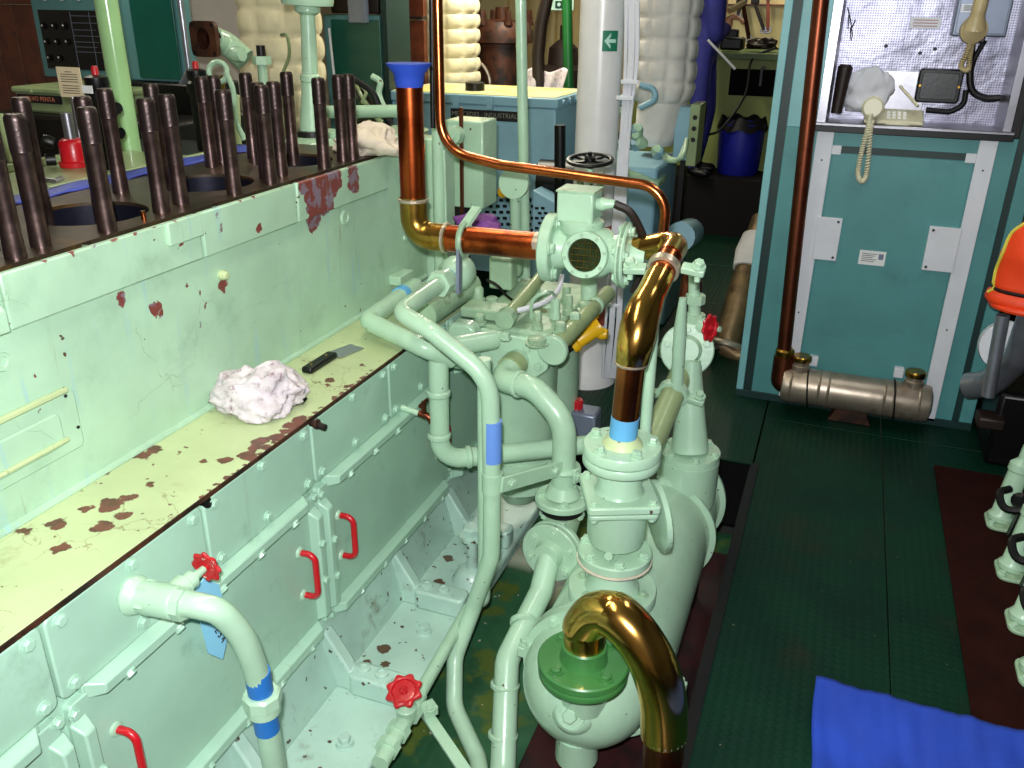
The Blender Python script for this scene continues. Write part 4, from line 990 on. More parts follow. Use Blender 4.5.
# ================================================================ things lying on the engine
def blob(c, rx, ry, rz, seed, amp=.35, ns=9.0, nu=44, nv=24, flat=0.0, fold=0):
    o = Vector((seed*3.1, seed*1.7, seed))
    def fn(u, v):
        th = 2*PI*u; ph = PI*(v-.5)*.999
        d = Vector((math.cos(th)*math.cos(ph), math.sin(th)*math.cos(ph), math.sin(ph)))
        k = 1+amp*noise.noise(d*1.3+o)+amp*.45*noise.noise(d*3.2+o)+amp*.20*abs(noise.noise(d*7+o))
        p = Vector((d.x*rx*k, d.y*ry*k, d.z*rz*k))
        if fold: p.z += fold*abs(noise.noise(Vector((p.x*ns*2, p.y*ns*2, seed))))
        p.z = max(p.z, -flat)
        return Vector(c)+p
    return MB().grid(fn, nu, nv, closeu=True)
rg = blob((-1.365, 1.745, .730), .135, .10, .075, 4, .45, flat=.021, nu=96, nv=56, fold=.03)
tag(rg.build('cleaning_rag', 'cloth_white', sharp=180), 'crumpled stained white rag lying on the engine ledge', 'rag')
rg = blob((-1.52, 2.70, 1.245), .125, .085, .065, 9, .6, flat=.020, nu=64, nv=36, fold=.02)
tag(rg.build('cleaning_rag', 'cloth_cream', sharp=180), 'cream rag draped on top of the block by the last studs', 'rag')
k = thing('scraper', 'black handled scraper with flat steel blade on the ledge', 'scraper', (-1.36, 2.08, .705))
ka = W(306, 371, Z=.715); kb = W(333, 354, Z=.715); kc = W(357, 345, Z=.712); kd = (kc-ka).normalized()
MB().obox((ka+kb)/2, kb-ka, .036, .020, (kb-ka).length, up=(0, 0, 1)).build('handle', 'black_paint', k, bevel=.007)
MB().obox((kb+kc)/2-Vector((0, 0, .004)), kc-kb, .060, .003, (kc-kb).length, up=(0, 0, 1)).build('blade', 'grey_steel', k, bevel=.001)
for q in (.2, .75): MB().lathe([(.005, 0), (.004, .002)], ka.lerp(kb, q)+Vector((0, 0, .009)), (0, 0, 1), 10).build('rivet', 'old_brass', k)
# far gallery of the engine and what stands on it
MB().box(-2.75, -2.02, .4, 3.0, 1.05, 1.17).build('far_gallery', 'dark_iron', E_, bevel=.01)
MB().box(-2.6, -2.05, .4, 3.0, -.2, 1.05).build('far_side', 'pale_green_door', E_)
t = MB().box(-2.52, -2.10, 1.80, 2.60, 1.171, 1.186).box(-2.52, -2.50, 1.80, 2.60, 1.186, 1.21).box(-2.12, -2.10, 1.80, 2.60, 1.186, 1.21)
tag(t.build('work_tray', 'dull_green_paint', bevel=.003), 'pale tray behind the row of studs holding the red jack', 'tray')
def strip(u, v):
    y = 1.30+u*1.35; x = -2.005+.085*v+.012*noise.noise(Vector((y*4, v, 0)))
    return Vector((x, y, 1.228+.010*noise.noise(Vector((y*9, v*3, 2)))+.004*math.sin(v*PI)))
o = MB().grid(strip, 60, 6).build('blue_sheet', 'tarp_blue', sharp=180); o.modifiers.new('solid', 'SOLIDIFY').thickness = .003
tag(o, 'narrow blue plastic sheet along the far edge of the head face', 'sheet')
j = thing('bottle_jack', 'red hydraulic bottle jack standing on the tray behind the studs', 'jack', W(75, 166, Z=1.187))
jb = W(76, 166, Z=1.187)
MB().lathe([(.05, 0), (.052, .015), (.042, .02), (.042, .075), (.036, .085), (.028, .09)], jb, (0, 0, 1), 20).build('body', 'red_paint', j)
MB().lathe([(.018, .09), (.018, .17)], jb, (0, 0, 1), 14).build('ram', 'stainless', j)
MB().lathe([(.018, 0), (.022, .02), (.018, .035)], jb+Vector((-.045, -.03, .075)), (-.6, -.5, .3), 12).build('valve_knob', 'black_paint', j)
MB().lathe([(.020, 0), (.020, .03)], jb+Vector((-.04, -.04, .025)), (-.6, -.7, 0), 12).build('pump_socket', 'black_paint', j)
nz = thing('notice_card', 'beige printed notice card on two chrome rods', 'notice', jb+Vector((-.03, .08, 0)))
nc = W(70, 83, Y=jb.y+.09); 
MB().obox(nc, (.1, -1, .15), .085, .003, .105, up=(0, 1, 0)) if False else None
MB().box(nc.x-.050, nc.x+.050, nc.y, nc.y+.003, nc.z-.046, nc.z+.050).build('card', 'paper', nz)
for i in range(9):
    w = .072 if i else .03
    z = nc.z+.034-i*.0078-(.005 if i > 4 else 0)
    MB().box(nc.x-w/2, nc.x+w/2, nc.y-.0006, nc.y, z, z+.0022).build('print_line', 'ink', nz)
for dx in (-.012, .014): MB().cyl((nc.x+dx, nc.y+.012, 1.187), (nc.x+dx, nc.y+.012, nc.z), .010, seg=12).build('rod', 'stainless', nz)
for (bx, by, tx, ty, lab) in ((112, 172, 98, 66, 'black fuel injector with red cap beside the notice card'), (206, 150, 192, 61, 'black fuel injector with red cap below the square flange casting')):
    p = W(bx, by, Z=1.175); q = W(tx, ty, Y=p.y); h = q.z-p.z
    t = thing('fuel_injector', lab, 'injector', p, 'fuel injectors')
    MB().lathe([(.030, 0), (.034, h*.3), (.034, h*.62), (.042, h*.66), (.042, h*.76), (.032, h*.79), (.036, h*.83), (.036, h*.90), (.016, h*.92)], p, (0, 0, 1), 18).build('body', 'black_paint', t)
    MB().lathe([(.011, h*.85), (.011, h*.98), (.008, h), (0, h)], p, (0, 0, 1), 12).build('cap', 'tray_red' if False else 'worn_red_paint', t)
    MB().lathe([(.022, 0), (.026, .02), (.018, .05)], p+Vector((.03, 0, h*.6)), (1, -.2, .2), 12).build('connector', 'black_paint', t)
    MB().lathe([(.020, 0), (.022, .02), (.018, .04)], p+Vector((.03, 0, h*.4)), (1, -.1, -.1), 12).build('connector', 'black_paint', t)
    if bx < 150: MB().box(p.x-.02, p.x+.02, p.y-.045, p.y-.041, p.z+h*.76, p.z+h*.83).build('tag_plate', 'white_plastic', t)
tag(MB().tube([W(45, 180, Z=1.20), W(55, 181, Z=1.20), W(62, 178, Z=1.20)], .008, 8).build('spanner', 'stainless'), 'small bright spanner lying beside the near studs', 'spanner')

# ================================================================ left background
p = W(133, 160, Y=2.62)
tag(MB().cyl((p.x, p.y, 0-.65), (W(106, 0, Y=2.62).x-.004, p.y, 2.7), .040, seg=24).build('stanchion', 'pole_green'), 'tall glossy pale green pole behind the studs', 'pole')
# second engine with nameplate
n2 = thing('auxiliary_engine', 'low green engine with yellowish rocker cover behind the notice card', 'engine', (-3.3, 3.6, -.65))
a = W(13, 86, Y=3.3); c = W(112, 86, Y=3.3)
MB().box(a.x, c.x, 3.3, 3.7, a.z-.12, a.z-.012).build('rocker_cover', 'dull_green_paint', n2, bevel=.015)
MB().box(a.x-.01, c.x+.01, 3.29, 3.71, a.z-.03, a.z).build('cover_lid', 'dull_green_paint', n2, bevel=.01)
MB().box(a.x-.12, c.x+.35, 3.25, 3.85, -.65, a.z-.12).build('engine_body', 'dark_iron', n2, bevel=.02)
l, r = W(19, 97, Y=3.3), W(62, 99, Y=3.3)
MB().box(l.x, r.x, 3.290, 3.3, l.z-.022, l.z+.016).build('nameplate', 'nameplate_black', n2)
text('VOLVO PENTA', ((l.x+r.x)/2, 3.2895, l.z-.003), (1, 0, 0), (0, 0, 1), .030, 'red_letter', n2, 'nameplate_lettering')
for q in (.2, .5, .8): bolt(n2, (a.x+(c.x-a.x)*q, 3.288, a.z-.02), (0, -1, 0), .008, .008, 'dull_green_paint')
MB().tube([W(0, 115, Y=3.0), W(20, 190, Y=2.9)], .02, 10).build('side_strut', 'dull_green_paint', n2)
# gauge board
g_ = thing('gauge_board', 'teal framed black board with rows of small gauges beside the wood panel', 'board', W(70, 80, Y=4.3))
a = W(30, 0, Y=4.3); c = W(122, 0, Y=4.3); zb = W(75, 78, Y=4.3).z; zt = 2.06; zm = W(70, 4, Y=4.3).z
MB().box(a.x, c.x, 4.3, 4.42, zb, zt).build('frame', 'cabinet_blue', g_, bevel=.006)
bl = W(44, 68, Y=4.29)
MB().box(a.x+.05, c.x-.02, 4.292, 4.3, bl.z, W(60, 10, Y=4.29).z).build('black_face', 'panel_black', g_)
MB().box(a.x+.05, c.x-.02, 4.292, 4.3, zm+.03, zt-.05).build('black_face', 'panel_black', g_)
for i, row in enumerate(((26, 3), (42, 3), (58, 2))):
    for k in range(row[1]):
        q = W(43+i*3+k*10.5, row[0], Y=4.285)
        MB().lathe([(.018, 0), (.02, .006), (.012, .009), (0, .008)], q+Vector((0, .006, 0)), (0, -1, 0), 12).build('gauge', 'black_paint', g_)
        MB().lathe([(.006, 0), (.004, .003)], q-Vector((.006, .003, -.003)), (0, -1, 0), 8).build('gauge_pointer', 'white_plastic', g_)
for k, py in enumerate((16, 23, 30, 36, 42, 47, 52)):
    l = W(70+k, py, Y=4.29); r = W(100+k*.5 if k != 1 else 102, py, Y=4.29)
    MB().box(l.x, r.x-(.02*(k % 3)), 4.290, 4.292, l.z, l.z+.003).build('chart_line', 'grey_box', g_)
for px in (69, 88):
    l = W(px, 12, Y=4.29); MB().box(l.x, l.x+.003, 4.290, 4.292, bl.z, l.z).build('chart_line', 'grey_box', g_)
q = W(103, 2, Y=4.29)
for k in range(4):
    q = W(45+k*17, 1, Y=4.288); MB().lathe([(.02, 0), (.02, .008)], q+Vector((0, .006, .02)), (0, -1, 0), 12).build('gauge', 'white_strip', g_)
w_ = thing('wooden_cladding', 'reddish brown varnished wood cladding at the far left', 'cladding', (-5.0, 4.5, -.65))
for k in range(6):
    x = W(-70+k*20, 0, Y=4.5).x; x2 = W(-50+k*20, 0, Y=4.5).x
    MB().box(x+.003, x2-.003, 4.5, 4.53, -.65, 1.66).build('board', 'wood', w_, bevel=.003)
MB().box(W(-70, 0, Y=4.48).x, W(50, 0, Y=4.48).x, 4.48, 4.55, 1.665, 1.70).build('rail', 'wood', w_, bevel=.004)
MB().box(W(-70, 0, Y=4.5).x, W(50, 0, Y=4.5).x, 4.5, 4.55, 1.705, 2.3).build('upper_board', 'wood', w_)
# dark cabinet
cb = thing('switch_cabinet', 'dark green switch cabinet with pale edges right of the tall pole', 'cabinet', W(155, 80, Y=3.6))
a = W(124, 40, Y=3.6); c = W(186, 40, Y=3.6); zb = W(155, 81, Y=3.6).z
MB().prism(rounded(a.x, c.x, zb, 2.25, .03), 'y', 3.6, 3.66).build('body', 'cabinet_blue', cb, bevel=.004)
MB().prism(rounded(a.x+.075, c.x-.045, zb+.012, 2.2, .01), 'y', 3.588, 3.6).build('door', 'cabinet_green', cb, bevel=.003)
MB().tube([(c.x+.01, 3.58, 2.25), (c.x+.012, 3.58, zb+.06), (c.x-.06, 3.58, zb-.03)], .014, 10, .05).build('conduit', 'grey_steel', cb)
MB().box(a.x-.01, c.x+.05, 3.55, 3.9, zb-.35, zb-.005).build('cable_tray', 'black_paint', cb, bevel=.01)
struct(MB().box(W(180, 0, Y=4.9).x, W(248, 0, Y=4.9).x, 4.9, 4.95, -.65, 2.7).build('wall_partition', 'grey_wall'), 'pale grey partition panel')
# square flange casting
f_ = thing('thermostat_housing', 'rusty square flange with oval port on a pale green casting', 'casting', W(215, 150, Y=3.35))
c = W(206, 39, Y=3.35); s_ = .068
outer = []; inner = []; n = 32
for k in range(n):
    a = 2*PI*k/n; ca_, sa_ = math.cos(a), math.sin(a)
    q = (abs(ca_)**7+abs(sa_)**7)**(-1/7)
    outer.append((c.x+s_*q*ca_, c.z+s_*1.08*q*sa_)); inner.append((c.x+.035*ca_, c.z+.046*sa_))
m = MB(); m.add([(x, 3.33, z) for x, z in outer]+[(x, 3.33, z) for x, z in inner]+[(x, 3.355, z) for x, z in outer]+[(x, 3.40, z) for x, z in inner], [])
for i in range(n):
    k = (i+1) % n; m.f += [(i, k, n+k, n+i), (i, 2*n+i, 2*n+k, k), (n+i, n+k, 3*n+k, 3*n+i)]
m.build('flange_face', 'rust_brown', f_)
MB().lathe([(.047, 0), (0, .001)], (c.x, 3.395, c.z), (0, -1, 0), 24).build('port_floor', 'mat_red', f_)
for dx in (-1, 1):
    for dz in (-1, 1): MB().lathe([(.008, 0), (.008, .002), (0, .002)], (c.x+dx*.052, 3.330, c.z+dz*.058), (0, -1, 0), 10).build('bolt_hole', 'dark_iron', f_)
MB().tube([(c.x, 3.40, c.z), (c.x+.01, 3.47, c.z-.02), (c.x+.09, 3.49, c.z-.09)], .052, 16, .05).build('elbow', PG, f_)
MB().lathe([(.03, 0), (.035, .03), (.03, .06)], (c.x+.09, 3.40, c.z-.06), (1, -.1, 0), 14).build('boss', PG, f_)
q = W(218, 72, Y=3.30)
MB().torus(q, (.2, -1, .2), .042, .012, 24, 8).build('eye_ring', PG, f_)
MB().cyl(W(218, 75, Y=3.33), W(222, 165, Y=3.33), .028, seg=14).build('stem', 'old_brass', f_)
MB().tube(spline([W(226, 72, Y=3.3), W(233, 90, Y=3.3), W(236, 120, Y=3.3), W(245, 140, Y=3.3)]), .012, 8).build('oil_line', PG, f_)
MB().cyl(W(228, 95, Y=3.4), W(232, 170, Y=3.4), .05, seg=14).build('leg', 'pale_green_ledge', f_)
# lagged exhaust trunks
def lagged(name, label, cx, cy, r, z0, z1, mt, seed, rows, cols, bottom=None):
    t = thing(name, label, 'lagging', (cx, cy, z0), 'quilted exhaust lagging')
    def fn(u, v):
        z = z0+(z1-z0)*v; a = 2*PI*u
        q = abs(math.sin(v*rows*PI))**.45*abs(math.sin(u*cols*PI))**.45
        rr = r*(1+.11*q-.07+.06*noise.noise(Vector((math.cos(a)*2, math.sin(a)*2, z*3+seed))))
        if v < .06: rr *= .86+.14*v/.06
        return Vector((cx+rr*math.cos(a), cy+rr*math.sin(a), z))
    mb = MB().grid(fn, cols*8, rows*8, closeu=True)
    mb.build('quilt', mt, t, sharp=180)
    return t
pX = W(281, 40, Y=4.57)
t = lagged('exhaust_lagging', 'cream quilted exhaust trunk behind the flared standpipe', pX.x, 4.35+.22, .235, W(283, 95, Y=4.4).z-.25, 2.65, 'lagging', 1, 12, 8)
MB().tube(spline([W(281, 35, Y=4.1), W(287, 36, Y=4.08), W(289, 55, Y=4.1), W(282, 75, Y=4.1)]), .008, 6).build('tie_wire', 'dull_green_paint', t)
pX = W(448, 40, Y=5.88)
t = lagged('exhaust_lagging', 'cream quilted exhaust trunk directly above the blue generator box', pX.x, 5.88, .215, 1.0, 2.65, 'lagging', 5, 18, 10)
pX = W(666, 40, Y=5.17)
t = lagged('exhaust_lagging', 'white quilted exhaust trunk right of the white column', pX.x, 5.17, .185, W(665, 104, Y=5).z, 2.65, 'lagging_white', 8, 13, 10)
pb_ = W(659, 104, Y=5.05)
def bag(u, v):
    a = 2*PI*u; z = W(659, 148, Y=5.05).z+(pb_.z+.06-W(659, 148, Y=5.05).z)*v
    rr = (.118+.03*v)*(1+.07*noise.noise(Vector((math.cos(a)*2, math.sin(a)*2, z*7))))*(1 if v > .12 else .85+.15*v/.12)
    return Vector((pb_.x-.03*(1-v)+rr*math.cos(a), 5.17+rr*math.sin(a), z))
MB().grid(bag, 40, 20, closeu=True).build('lower_sleeve', 'lagging_white', t, sharp=180)
def cone_bottom():
    pass
# standpipe with cup
s_ = thing('flared_standpipe', 'pale green standpipe with wide cup top and flared foot', 'standpipe', W(310, 132, Y=3.05))
a = W(312, 130, Y=3.05)
MB().lathe([(.048, 0), (.046, .06), (.036, .16), (.034, .20), (.038, .205), (.038, .225), (.031, .23), (.028, .44), (.046, .45), (.048, .46), (.044, .47), (.095, .475), (.098, .49), (.098, .62), (.09, .63)], a-Vector((0, 0, .02)), (W(307, 0, Y=3.05)-a), 28).build('column', PG, s_)
MB().cyl(a-Vector((0, 0, .14)), a, .07, seg=24).build('foot', 'dark_iron', s_)
p = W(264, 120, Y=3.5); q = W(262, 62, Y=3.5)
s_ = thing('tie_rod', 'pale green rod with large nut left of the flared standpipe', 'rod', p-Vector((0, 0, .1)))
MB().cyl(p-Vector((0, 0, .3)), q, .022, seg=14).build('rod', PG, s_)
MB().lathe([(.042, 0), (.042, .035)], q-Vector((0, 0, .01)), (0, 0, 1), 6).build('nut', PG, s_)
MB().cyl(q, q+Vector((0, 0, .07)), .020, seg=12).build('thread', 'dark_iron', s_)
# second teal cabinet with wood panel behind
cb = thing('starter_cabinet', 'dark teal starter cabinet behind the flared standpipe', 'cabinet', W(355, 120, Y=4.9))
a = W(326, 60, Y=4.97); c = W(381, 60, Y=4.97)
MB().box(a.x, c.x, 4.97, 5.25, .6, W(350, 15, Y=4.9).z).build('body', 'cabinet_blue', cb, bevel=.006)
MB().box(a.x+.06, c.x+.01, 4.955, 4.97, .65, W(350, 20, Y=4.9).z).build('door', 'cabinet_green', cb, bevel=.004)
MB().cyl(W(329, 28, Y=4.87), W(334, 75, Y=4.87), .008, seg=8).build('door_rod', 'white_strip', cb)
MB().box(c.x+.012, c.x+.05, 4.97, 5.27, .3, 2.4).build('side_post', 'dark_teal', cb)
MB().box(W(347, 0, Y=4.9).x, W(364, 0, Y=4.9).x, 4.9, 4.955, W(355, 23, Y=4.9).z, 2.1).build('hinge_bracket', 'grey_box', cb, bevel=.006)
MB().box(W(330, 0, Y=4.97).x, W(378, 0, Y=4.97).x, 4.97, 5.2, W(355, 14, Y=4.97).z+.003, 2.2).build('open_housing', 'dark_brown', cb, bevel=.01)
w_ = thing('wood_bulkhead', 'narrow reddish wood bulkhead left of the second lagged trunk', 'panel', (W(398, 60, Y=5.6).x, 5.6, .3))
MB().box(W(378, 40, Y=5.6).x, W(424, 40, Y=5.6).x, 5.6, 5.65, .3, W(400, 20, Y=5.6).z).build('board', 'wood', w_)
MB().box(W(378, 40, Y=5.6).x, W(424, 40, Y=5.6).x, 5.58, 5.65, W(400, 19, Y=5.6).z, W(400, 16, Y=5.6).z).build('rail', 'dark_brown', w_)
MB().box(W(378, 40, Y=5.6).x, W(424, 40, Y=5.6).x, 5.6, 5.65, W(400, 16, Y=5.6).z, 2.5).build('board', 'wood', w_)
# small machinery between studs and copper pipe
tag(MB().tube([W(318, 112, Y=3.35), W(405, 111, Y=3.35)], .026, 14).build('cross_pipe', PG), 'horizontal pale green pipe crossing behind the last studs', 'pipe')
h = thing('wire_bundle', 'tangle of dark wires and hose above the cream rag', 'wires', W(370, 118, Y=3.5))
rw = random.Random(5)
for k in range(11):
    q = [W(352+rw.random()*8, 82+rw.random()*6, Y=3.5), W(358+rw.random()*14, 92+rw.random()*14, Y=3.45), W(362+rw.random()*14, 105+rw.random()*8, Y=3.45), W(350+rw.random()*34, 122, Y=3.5)]
    MB().tube(spline(q, 6), .008, 6).build('wire', 'dark_brown' if k % 3 else 'dull_green_paint', h)
MB().tube(spline([W(352, 78, Y=3.4), W(372, 92, Y=3.4), W(380, 108, Y=3.4), W(392, 125, Y=3.4)]), .014, 8).build('hose', 'black_rubber', h)
MB().tube(spline([W(372, 76, Y=3.55), W(380, 82, Y=3.55), W(379, 95, Y=3.55), W(386, 112, Y=3.55)]), .014, 8).build('hose', PG, h)
q = W(395, 118, Y=3.6)
tag(MB().lathe([(.16, 0), (.17, .03), (.15, .06), (.15, .3)], q+Vector((0, 0, -.35)), (0, 0, 1), 24).build('pump_casing', 'dirty_green_paint'), 'dirty green round pump casing behind the taped copper pipe', 'casing')
tag(MB().box(-2.5, -1.75, 3.3, 3.9, -.45, .98).build('gearbox', 'dirty_green_paint', bevel=.04), 'dull green gearbox block beyond the engine end', 'gearbox')
e_ = thing('end_cover', 'pale green engine end cover standing behind the copper elbow', 'cover', (-1.5, 3.1, 0))
MB().box(-1.98, -1.40, 3.03, 3.13, -.2, 1.235).build('plate', PG, e_, bevel=.008)
for k in range(6): bolt(e_, (-1.425, 3.03, .78+k*.08), (0, -1, 0), .010, .009)

# ================================================================ middle background
# control box and pipe behind the copper elbow
j = thing('control_box', 'pale green wall box hanging behind the horizontal copper pipe', 'box', W(463, 205, Y=3.25))
a = W(446, 206, Y=3.25); c = W(483, 122, Y=3.25)
MB().box(a.x, c.x, 3.25, 3.40, a.z, c.z).build('case', PG, j, bevel=.006)
MB().box(a.x+.07, a.x+.082, 3.235, 3.25, a.z-.02, c.z+.05).build('brown_rod', 'dark_copper', j)
MB().lathe([(.035, 0), (.035, .05)], W(457, 135, Y=3.2), (0, -1, .1), 18).build('knob', PG, j)
MB().box(a.x-.02, c.x-.13, 3.30, 3.42, -.1, a.z).build('stand', 'dark_iron', j)
tag(MB().cyl(W(441, 300, Y=2.98), W(438, 118, Y=2.98), .024, seg=16).build('vertical_pipe', PG), 'straight pale green pipe standing beside the block end', 'pipe')
tag(MB().tube([W(447, 260, Y=2.96), W(444, 150, Y=2.96)], .006, 8).build('capillary', PG), 'very thin pale green line next to the straight pipe', 'pipe')
rg = blob(W(478, 222, Y=2.96), .085, .05, .030, 13, .5, flat=.03)
tag(rg.build('purple_rag', 'cloth_purple', sharp=180), 'small purple rag tucked behind the horizontal copper pipe', 'rag')
t = thing('twin_pipe', 'pair of pale green pipes with round plate before the generator', 'pipe', W(520, 290, Y=3.3))
MB().cyl(W(516, 300, Y=3.3), W(515, 178, Y=3.3), .022, seg=14).build('pipe_run', PG, t)
MB().cyl(W(526, 300, Y=3.34), W(520, -40, Y=3.34), .021, seg=14).build('pipe_run', PG, t)
MB().lathe([(.062, 0), (.062, .02)], W(515, 183, Y=3.28), (0, -1, .15), 24).build('round_plate', PG, t)
# generator
ge = thing('generator', 'pale blue generator cabinet with black nameplate and flat lid', 'generator', (-2.0, 5.3, 0))
GY = 5.0; a = W(443, 108, Y=GY); c = W(556, 108, Y=GY); zt = W(500, 96, Y=GY).z; zl = W(500, 106, Y=GY).z
zb = .12
MB().box(a.x-.35, c.x, GY, 5.65, zb+.5, zl).build('housing', 'generator_blue', ge, bevel=.008)
MB().box(a.x-.37, c.x+.015, GY-.015, 5.67, zl, zt).build('lid', 'generator_blue', ge, bevel=.008)
MB().box(a.x-.35, c.x-.01, GY+.005, 5.65, zt, zt+.004).build('lid_sheet', 'generator_top', ge)
MB().lathe([(.06, 0), (.06, .05), (.05, .055)], W(475, 91, Z=zt), (0, 0, 1), 16).build('filler_cap', 'black_paint', ge)
l, r = W(451, 113, Y=GY), W(519, 115, Y=GY)
MB().box(l.x, r.x, GY-.008, GY, l.z-.030, l.z+.028).build('nameplate', 'nameplate_black', ge, bevel=.002)
text('MERCEDES · INDUSTRIAL', ((l.x+r.x)/2, GY-.0085, l.z), (1, 0, 0), (0, 0, 1), .038, 'plate_letter', ge, 'nameplate_lettering')
for px in (453, 487): MB().box(W(px, 100, Y=GY-.02).x, W(px+6, 100, Y=GY-.02).x, GY-.03, GY-.015, zl-.02, zt).build('latch', 'generator_blue', ge, bevel=.002)
MB().box(a.x-.3, c.x-.02, GY+.02, 5.6, zb, zb+.5).build('lower_guard', 'generator_blue', ge, bevel=.006)
for k in range(5): bolt(ge, (c.x+.015, GY+.08+k*.13, zl+.03), (1, 0, 0), .014, .012, 'generator_blue')
MB().prism([(5.02, .85), (5.5, .8), (5.5, .2), (5.02, .45)], 'x', c.x, c.x+.22).build('fan_cowl', 'generator_blue', ge, bevel=.008)
sl = MB()
for i in range(9):
    for k in range(9):
        p = W(484+k*7+(i % 2)*3.5, 182+i*6, Y=GY+.018)
        if p.x < c.x-.06: sl.box(p.x-.014, p.x+.012, GY+.014, GY+.021, p.z-.010, p.z+.008)
so = sl.build('vent_slots', 'black_paint', ge); so['kind'] = 'stuff'
# sloping perforated guard in front (right)
gg = thing('belt_guard', 'pale blue sloping belt guard with slotted vents beside the twin pipe', 'guard', W(552, 250, Y=4.6))
o2 = [(W(533, 190, Y=4.6).x, W(533, 190, Y=4.6).z), (W(560, 198, Y=4.6).x, W(560, 205, Y=4.6).z), (W(600, 215, Y=4.6).x, W(590, 222, Y=4.6).z), (W(600, 260, Y=4.6).x, .08), (W(533, 260, Y=4.6).x, .08)]
MB().prism(o2, 'y', 4.6, 4.75).build('cover', 'generator_blue', gg, bevel=.006)
sl = MB()
for i in range(8):
    for k in range(6):
        p = W(537+k*6+(i % 2)*3, 208+i*5, Y=4.598)
        if p.z < o2[0][1]-.06-(p.x-o2[0][0])*.5: sl.box(p.x-.012, p.x+.009, 4.596, 4.602, p.z-.008, p.z+.006)
so = sl.build('vent_slots', 'black_paint', gg); so['kind'] = 'stuff'
MB().lathe([(.035, 0), (.035, .004)], W(503, 192, Y=4.97), (0, -1, 0), 20).build('yellow_sticker', 'yellow_paint', ge)
dk = thing('drive_coupling', 'dark greasy coupling between generator and white column', 'coupling', W(545, 185, Y=4.9))
MB().lathe([(.12, 0), (.12, .25)], W(540, 180, Y=4.85), (1, .1, 0), 20).build('drum', 'black_paint', dk)
MB().cyl(W(560, 125, Y=4.4), W(560, 215, Y=4.4), .03, seg=12).build('black_pipe', 'black_paint', dk)
# rusty pumps and pipes behind
q = W(492, 90, Y=6.3); zt_ = W(492, 22, Y=6.3).z
rp = thing('rusty_receiver', 'tall rusty brown cylinder with bolted cap behind the generator', 'cylinder', (q.x, 6.5, .1))
MB().lathe([(.19, .1), (.19, zt_-.15), (.235, zt_-.14), (.235, zt_-.06), (.20, zt_), (.05, zt_+.02), (.05, zt_+.1)], (q.x, 6.5, 0), (0, 0, 1), 28).build('drum', 'rust_brown', rp)
for k in range(6): bolt(rp, (q.x+.2*math.cos(k+.3), 6.5+.2*math.sin(k+.3), zt_-.02), (0, 0, 1), .025, .10, 'rust_brown')
MB().tube(spline([(q.x-.25, 6.25, 1.25), (q.x-.1, 6.2, 1.33), (q.x+.02, 6.2, 1.2), (q.x, 6.2, .9)]), .012, 8).build('hose', 'dull_steel', rp)
q = W(555, 66, Y=6.6)
rp = thing('rusty_pump', 'low rusty brown pump with domed top left of the green pipe', 'pump', (q.x, 6.8, 0))
MB().lathe([(.22, 0), (.22, q.z-.15), (.25, q.z-.14), (.25, q.z-.03), (.12, q.z), (.11, q.z+.12), (.05, q.z+.17), (.03, q.z+.18), (.03, q.z+.28)], (q.x, 6.8, 0), (0, 0, 1), 24).build('body', 'dark_brown', rp)
tag(MB().tube([W(539, 95, Y=5.75), W(538, 55, Y=5.75), W(541, 25, Y=5.75), W(553, -30, Y=5.75)], .042, 16, [.3, .3]).build('black_hose', 'dark_brown'), 'dark hose rising from the generator lid past the rusty pump', 'hose')
tag(MB().cyl(W(569, 100, Y=6.2), W(566, -40, Y=6.2), .035, seg=14).build('green_pipe', 'dark_green_pipe'), 'bright green vertical pipe left of the white column', 'pipe')
def drape(u, v):
    x0 = W(522, 80, Y=5.72).x; x1 = W(563, 80, Y=5.72).x; zb_ = W(540, 92, Y=5.72).z; zt2 = W(540, 70, Y=5.72).z
    return Vector((x0+(x1-x0)*u+.03*v, 5.72+.02*math.sin(u*17)+.03*v, zb_+(zt2-zb_)*v*(1+.12*math.sin(u*9))))
o = MB().grid(drape, 30, 8).build('white_cloth', 'cloth_white', sharp=180); o.modifiers.new('solid', 'SOLIDIFY').thickness = .006
tag(o, 'white cloth hung behind the generator lid', 'cloth')
sg = thing('muster_sign', 'pale sign with dark green square symbol at the top near the green pipe', 'sign', W(559, 10, Y=6.9))
a = W(550, 10, Y=6.9); c = W(574, -8, Y=6.9)
MB().box(a.x, c.x, 6.9, 6.91, a.z, c.z).build('board', 'sign_pale', sg)
l = W(555, 8, Y=6.89); r = W(563, 1, Y=6.89); MB().box(l.x, r.x, 6.893, 6.9, l.z, r.z).build('symbol_square', 'dark_teal', sg)
MB().lathe([(.014, 0), (.014, .002)], (l+r)/2, (0, -1, 0), 12).build('symbol_dot', 'sign_pale', sg)
for k in range(5): tag(MB().box(W(505+k*16, 20, Y=9.45).x, W(508+k*16, 20, Y=9.45).x, 9.40, 9.5, .5, 2.7).build('wall_rib', 'cream_wall'), '%s vertical cream rib on the far bulkhead from the left' % ('first', 'second', 'third', 'fourth', 'fifth')[k], 'rib', 'bulkhead ribs')
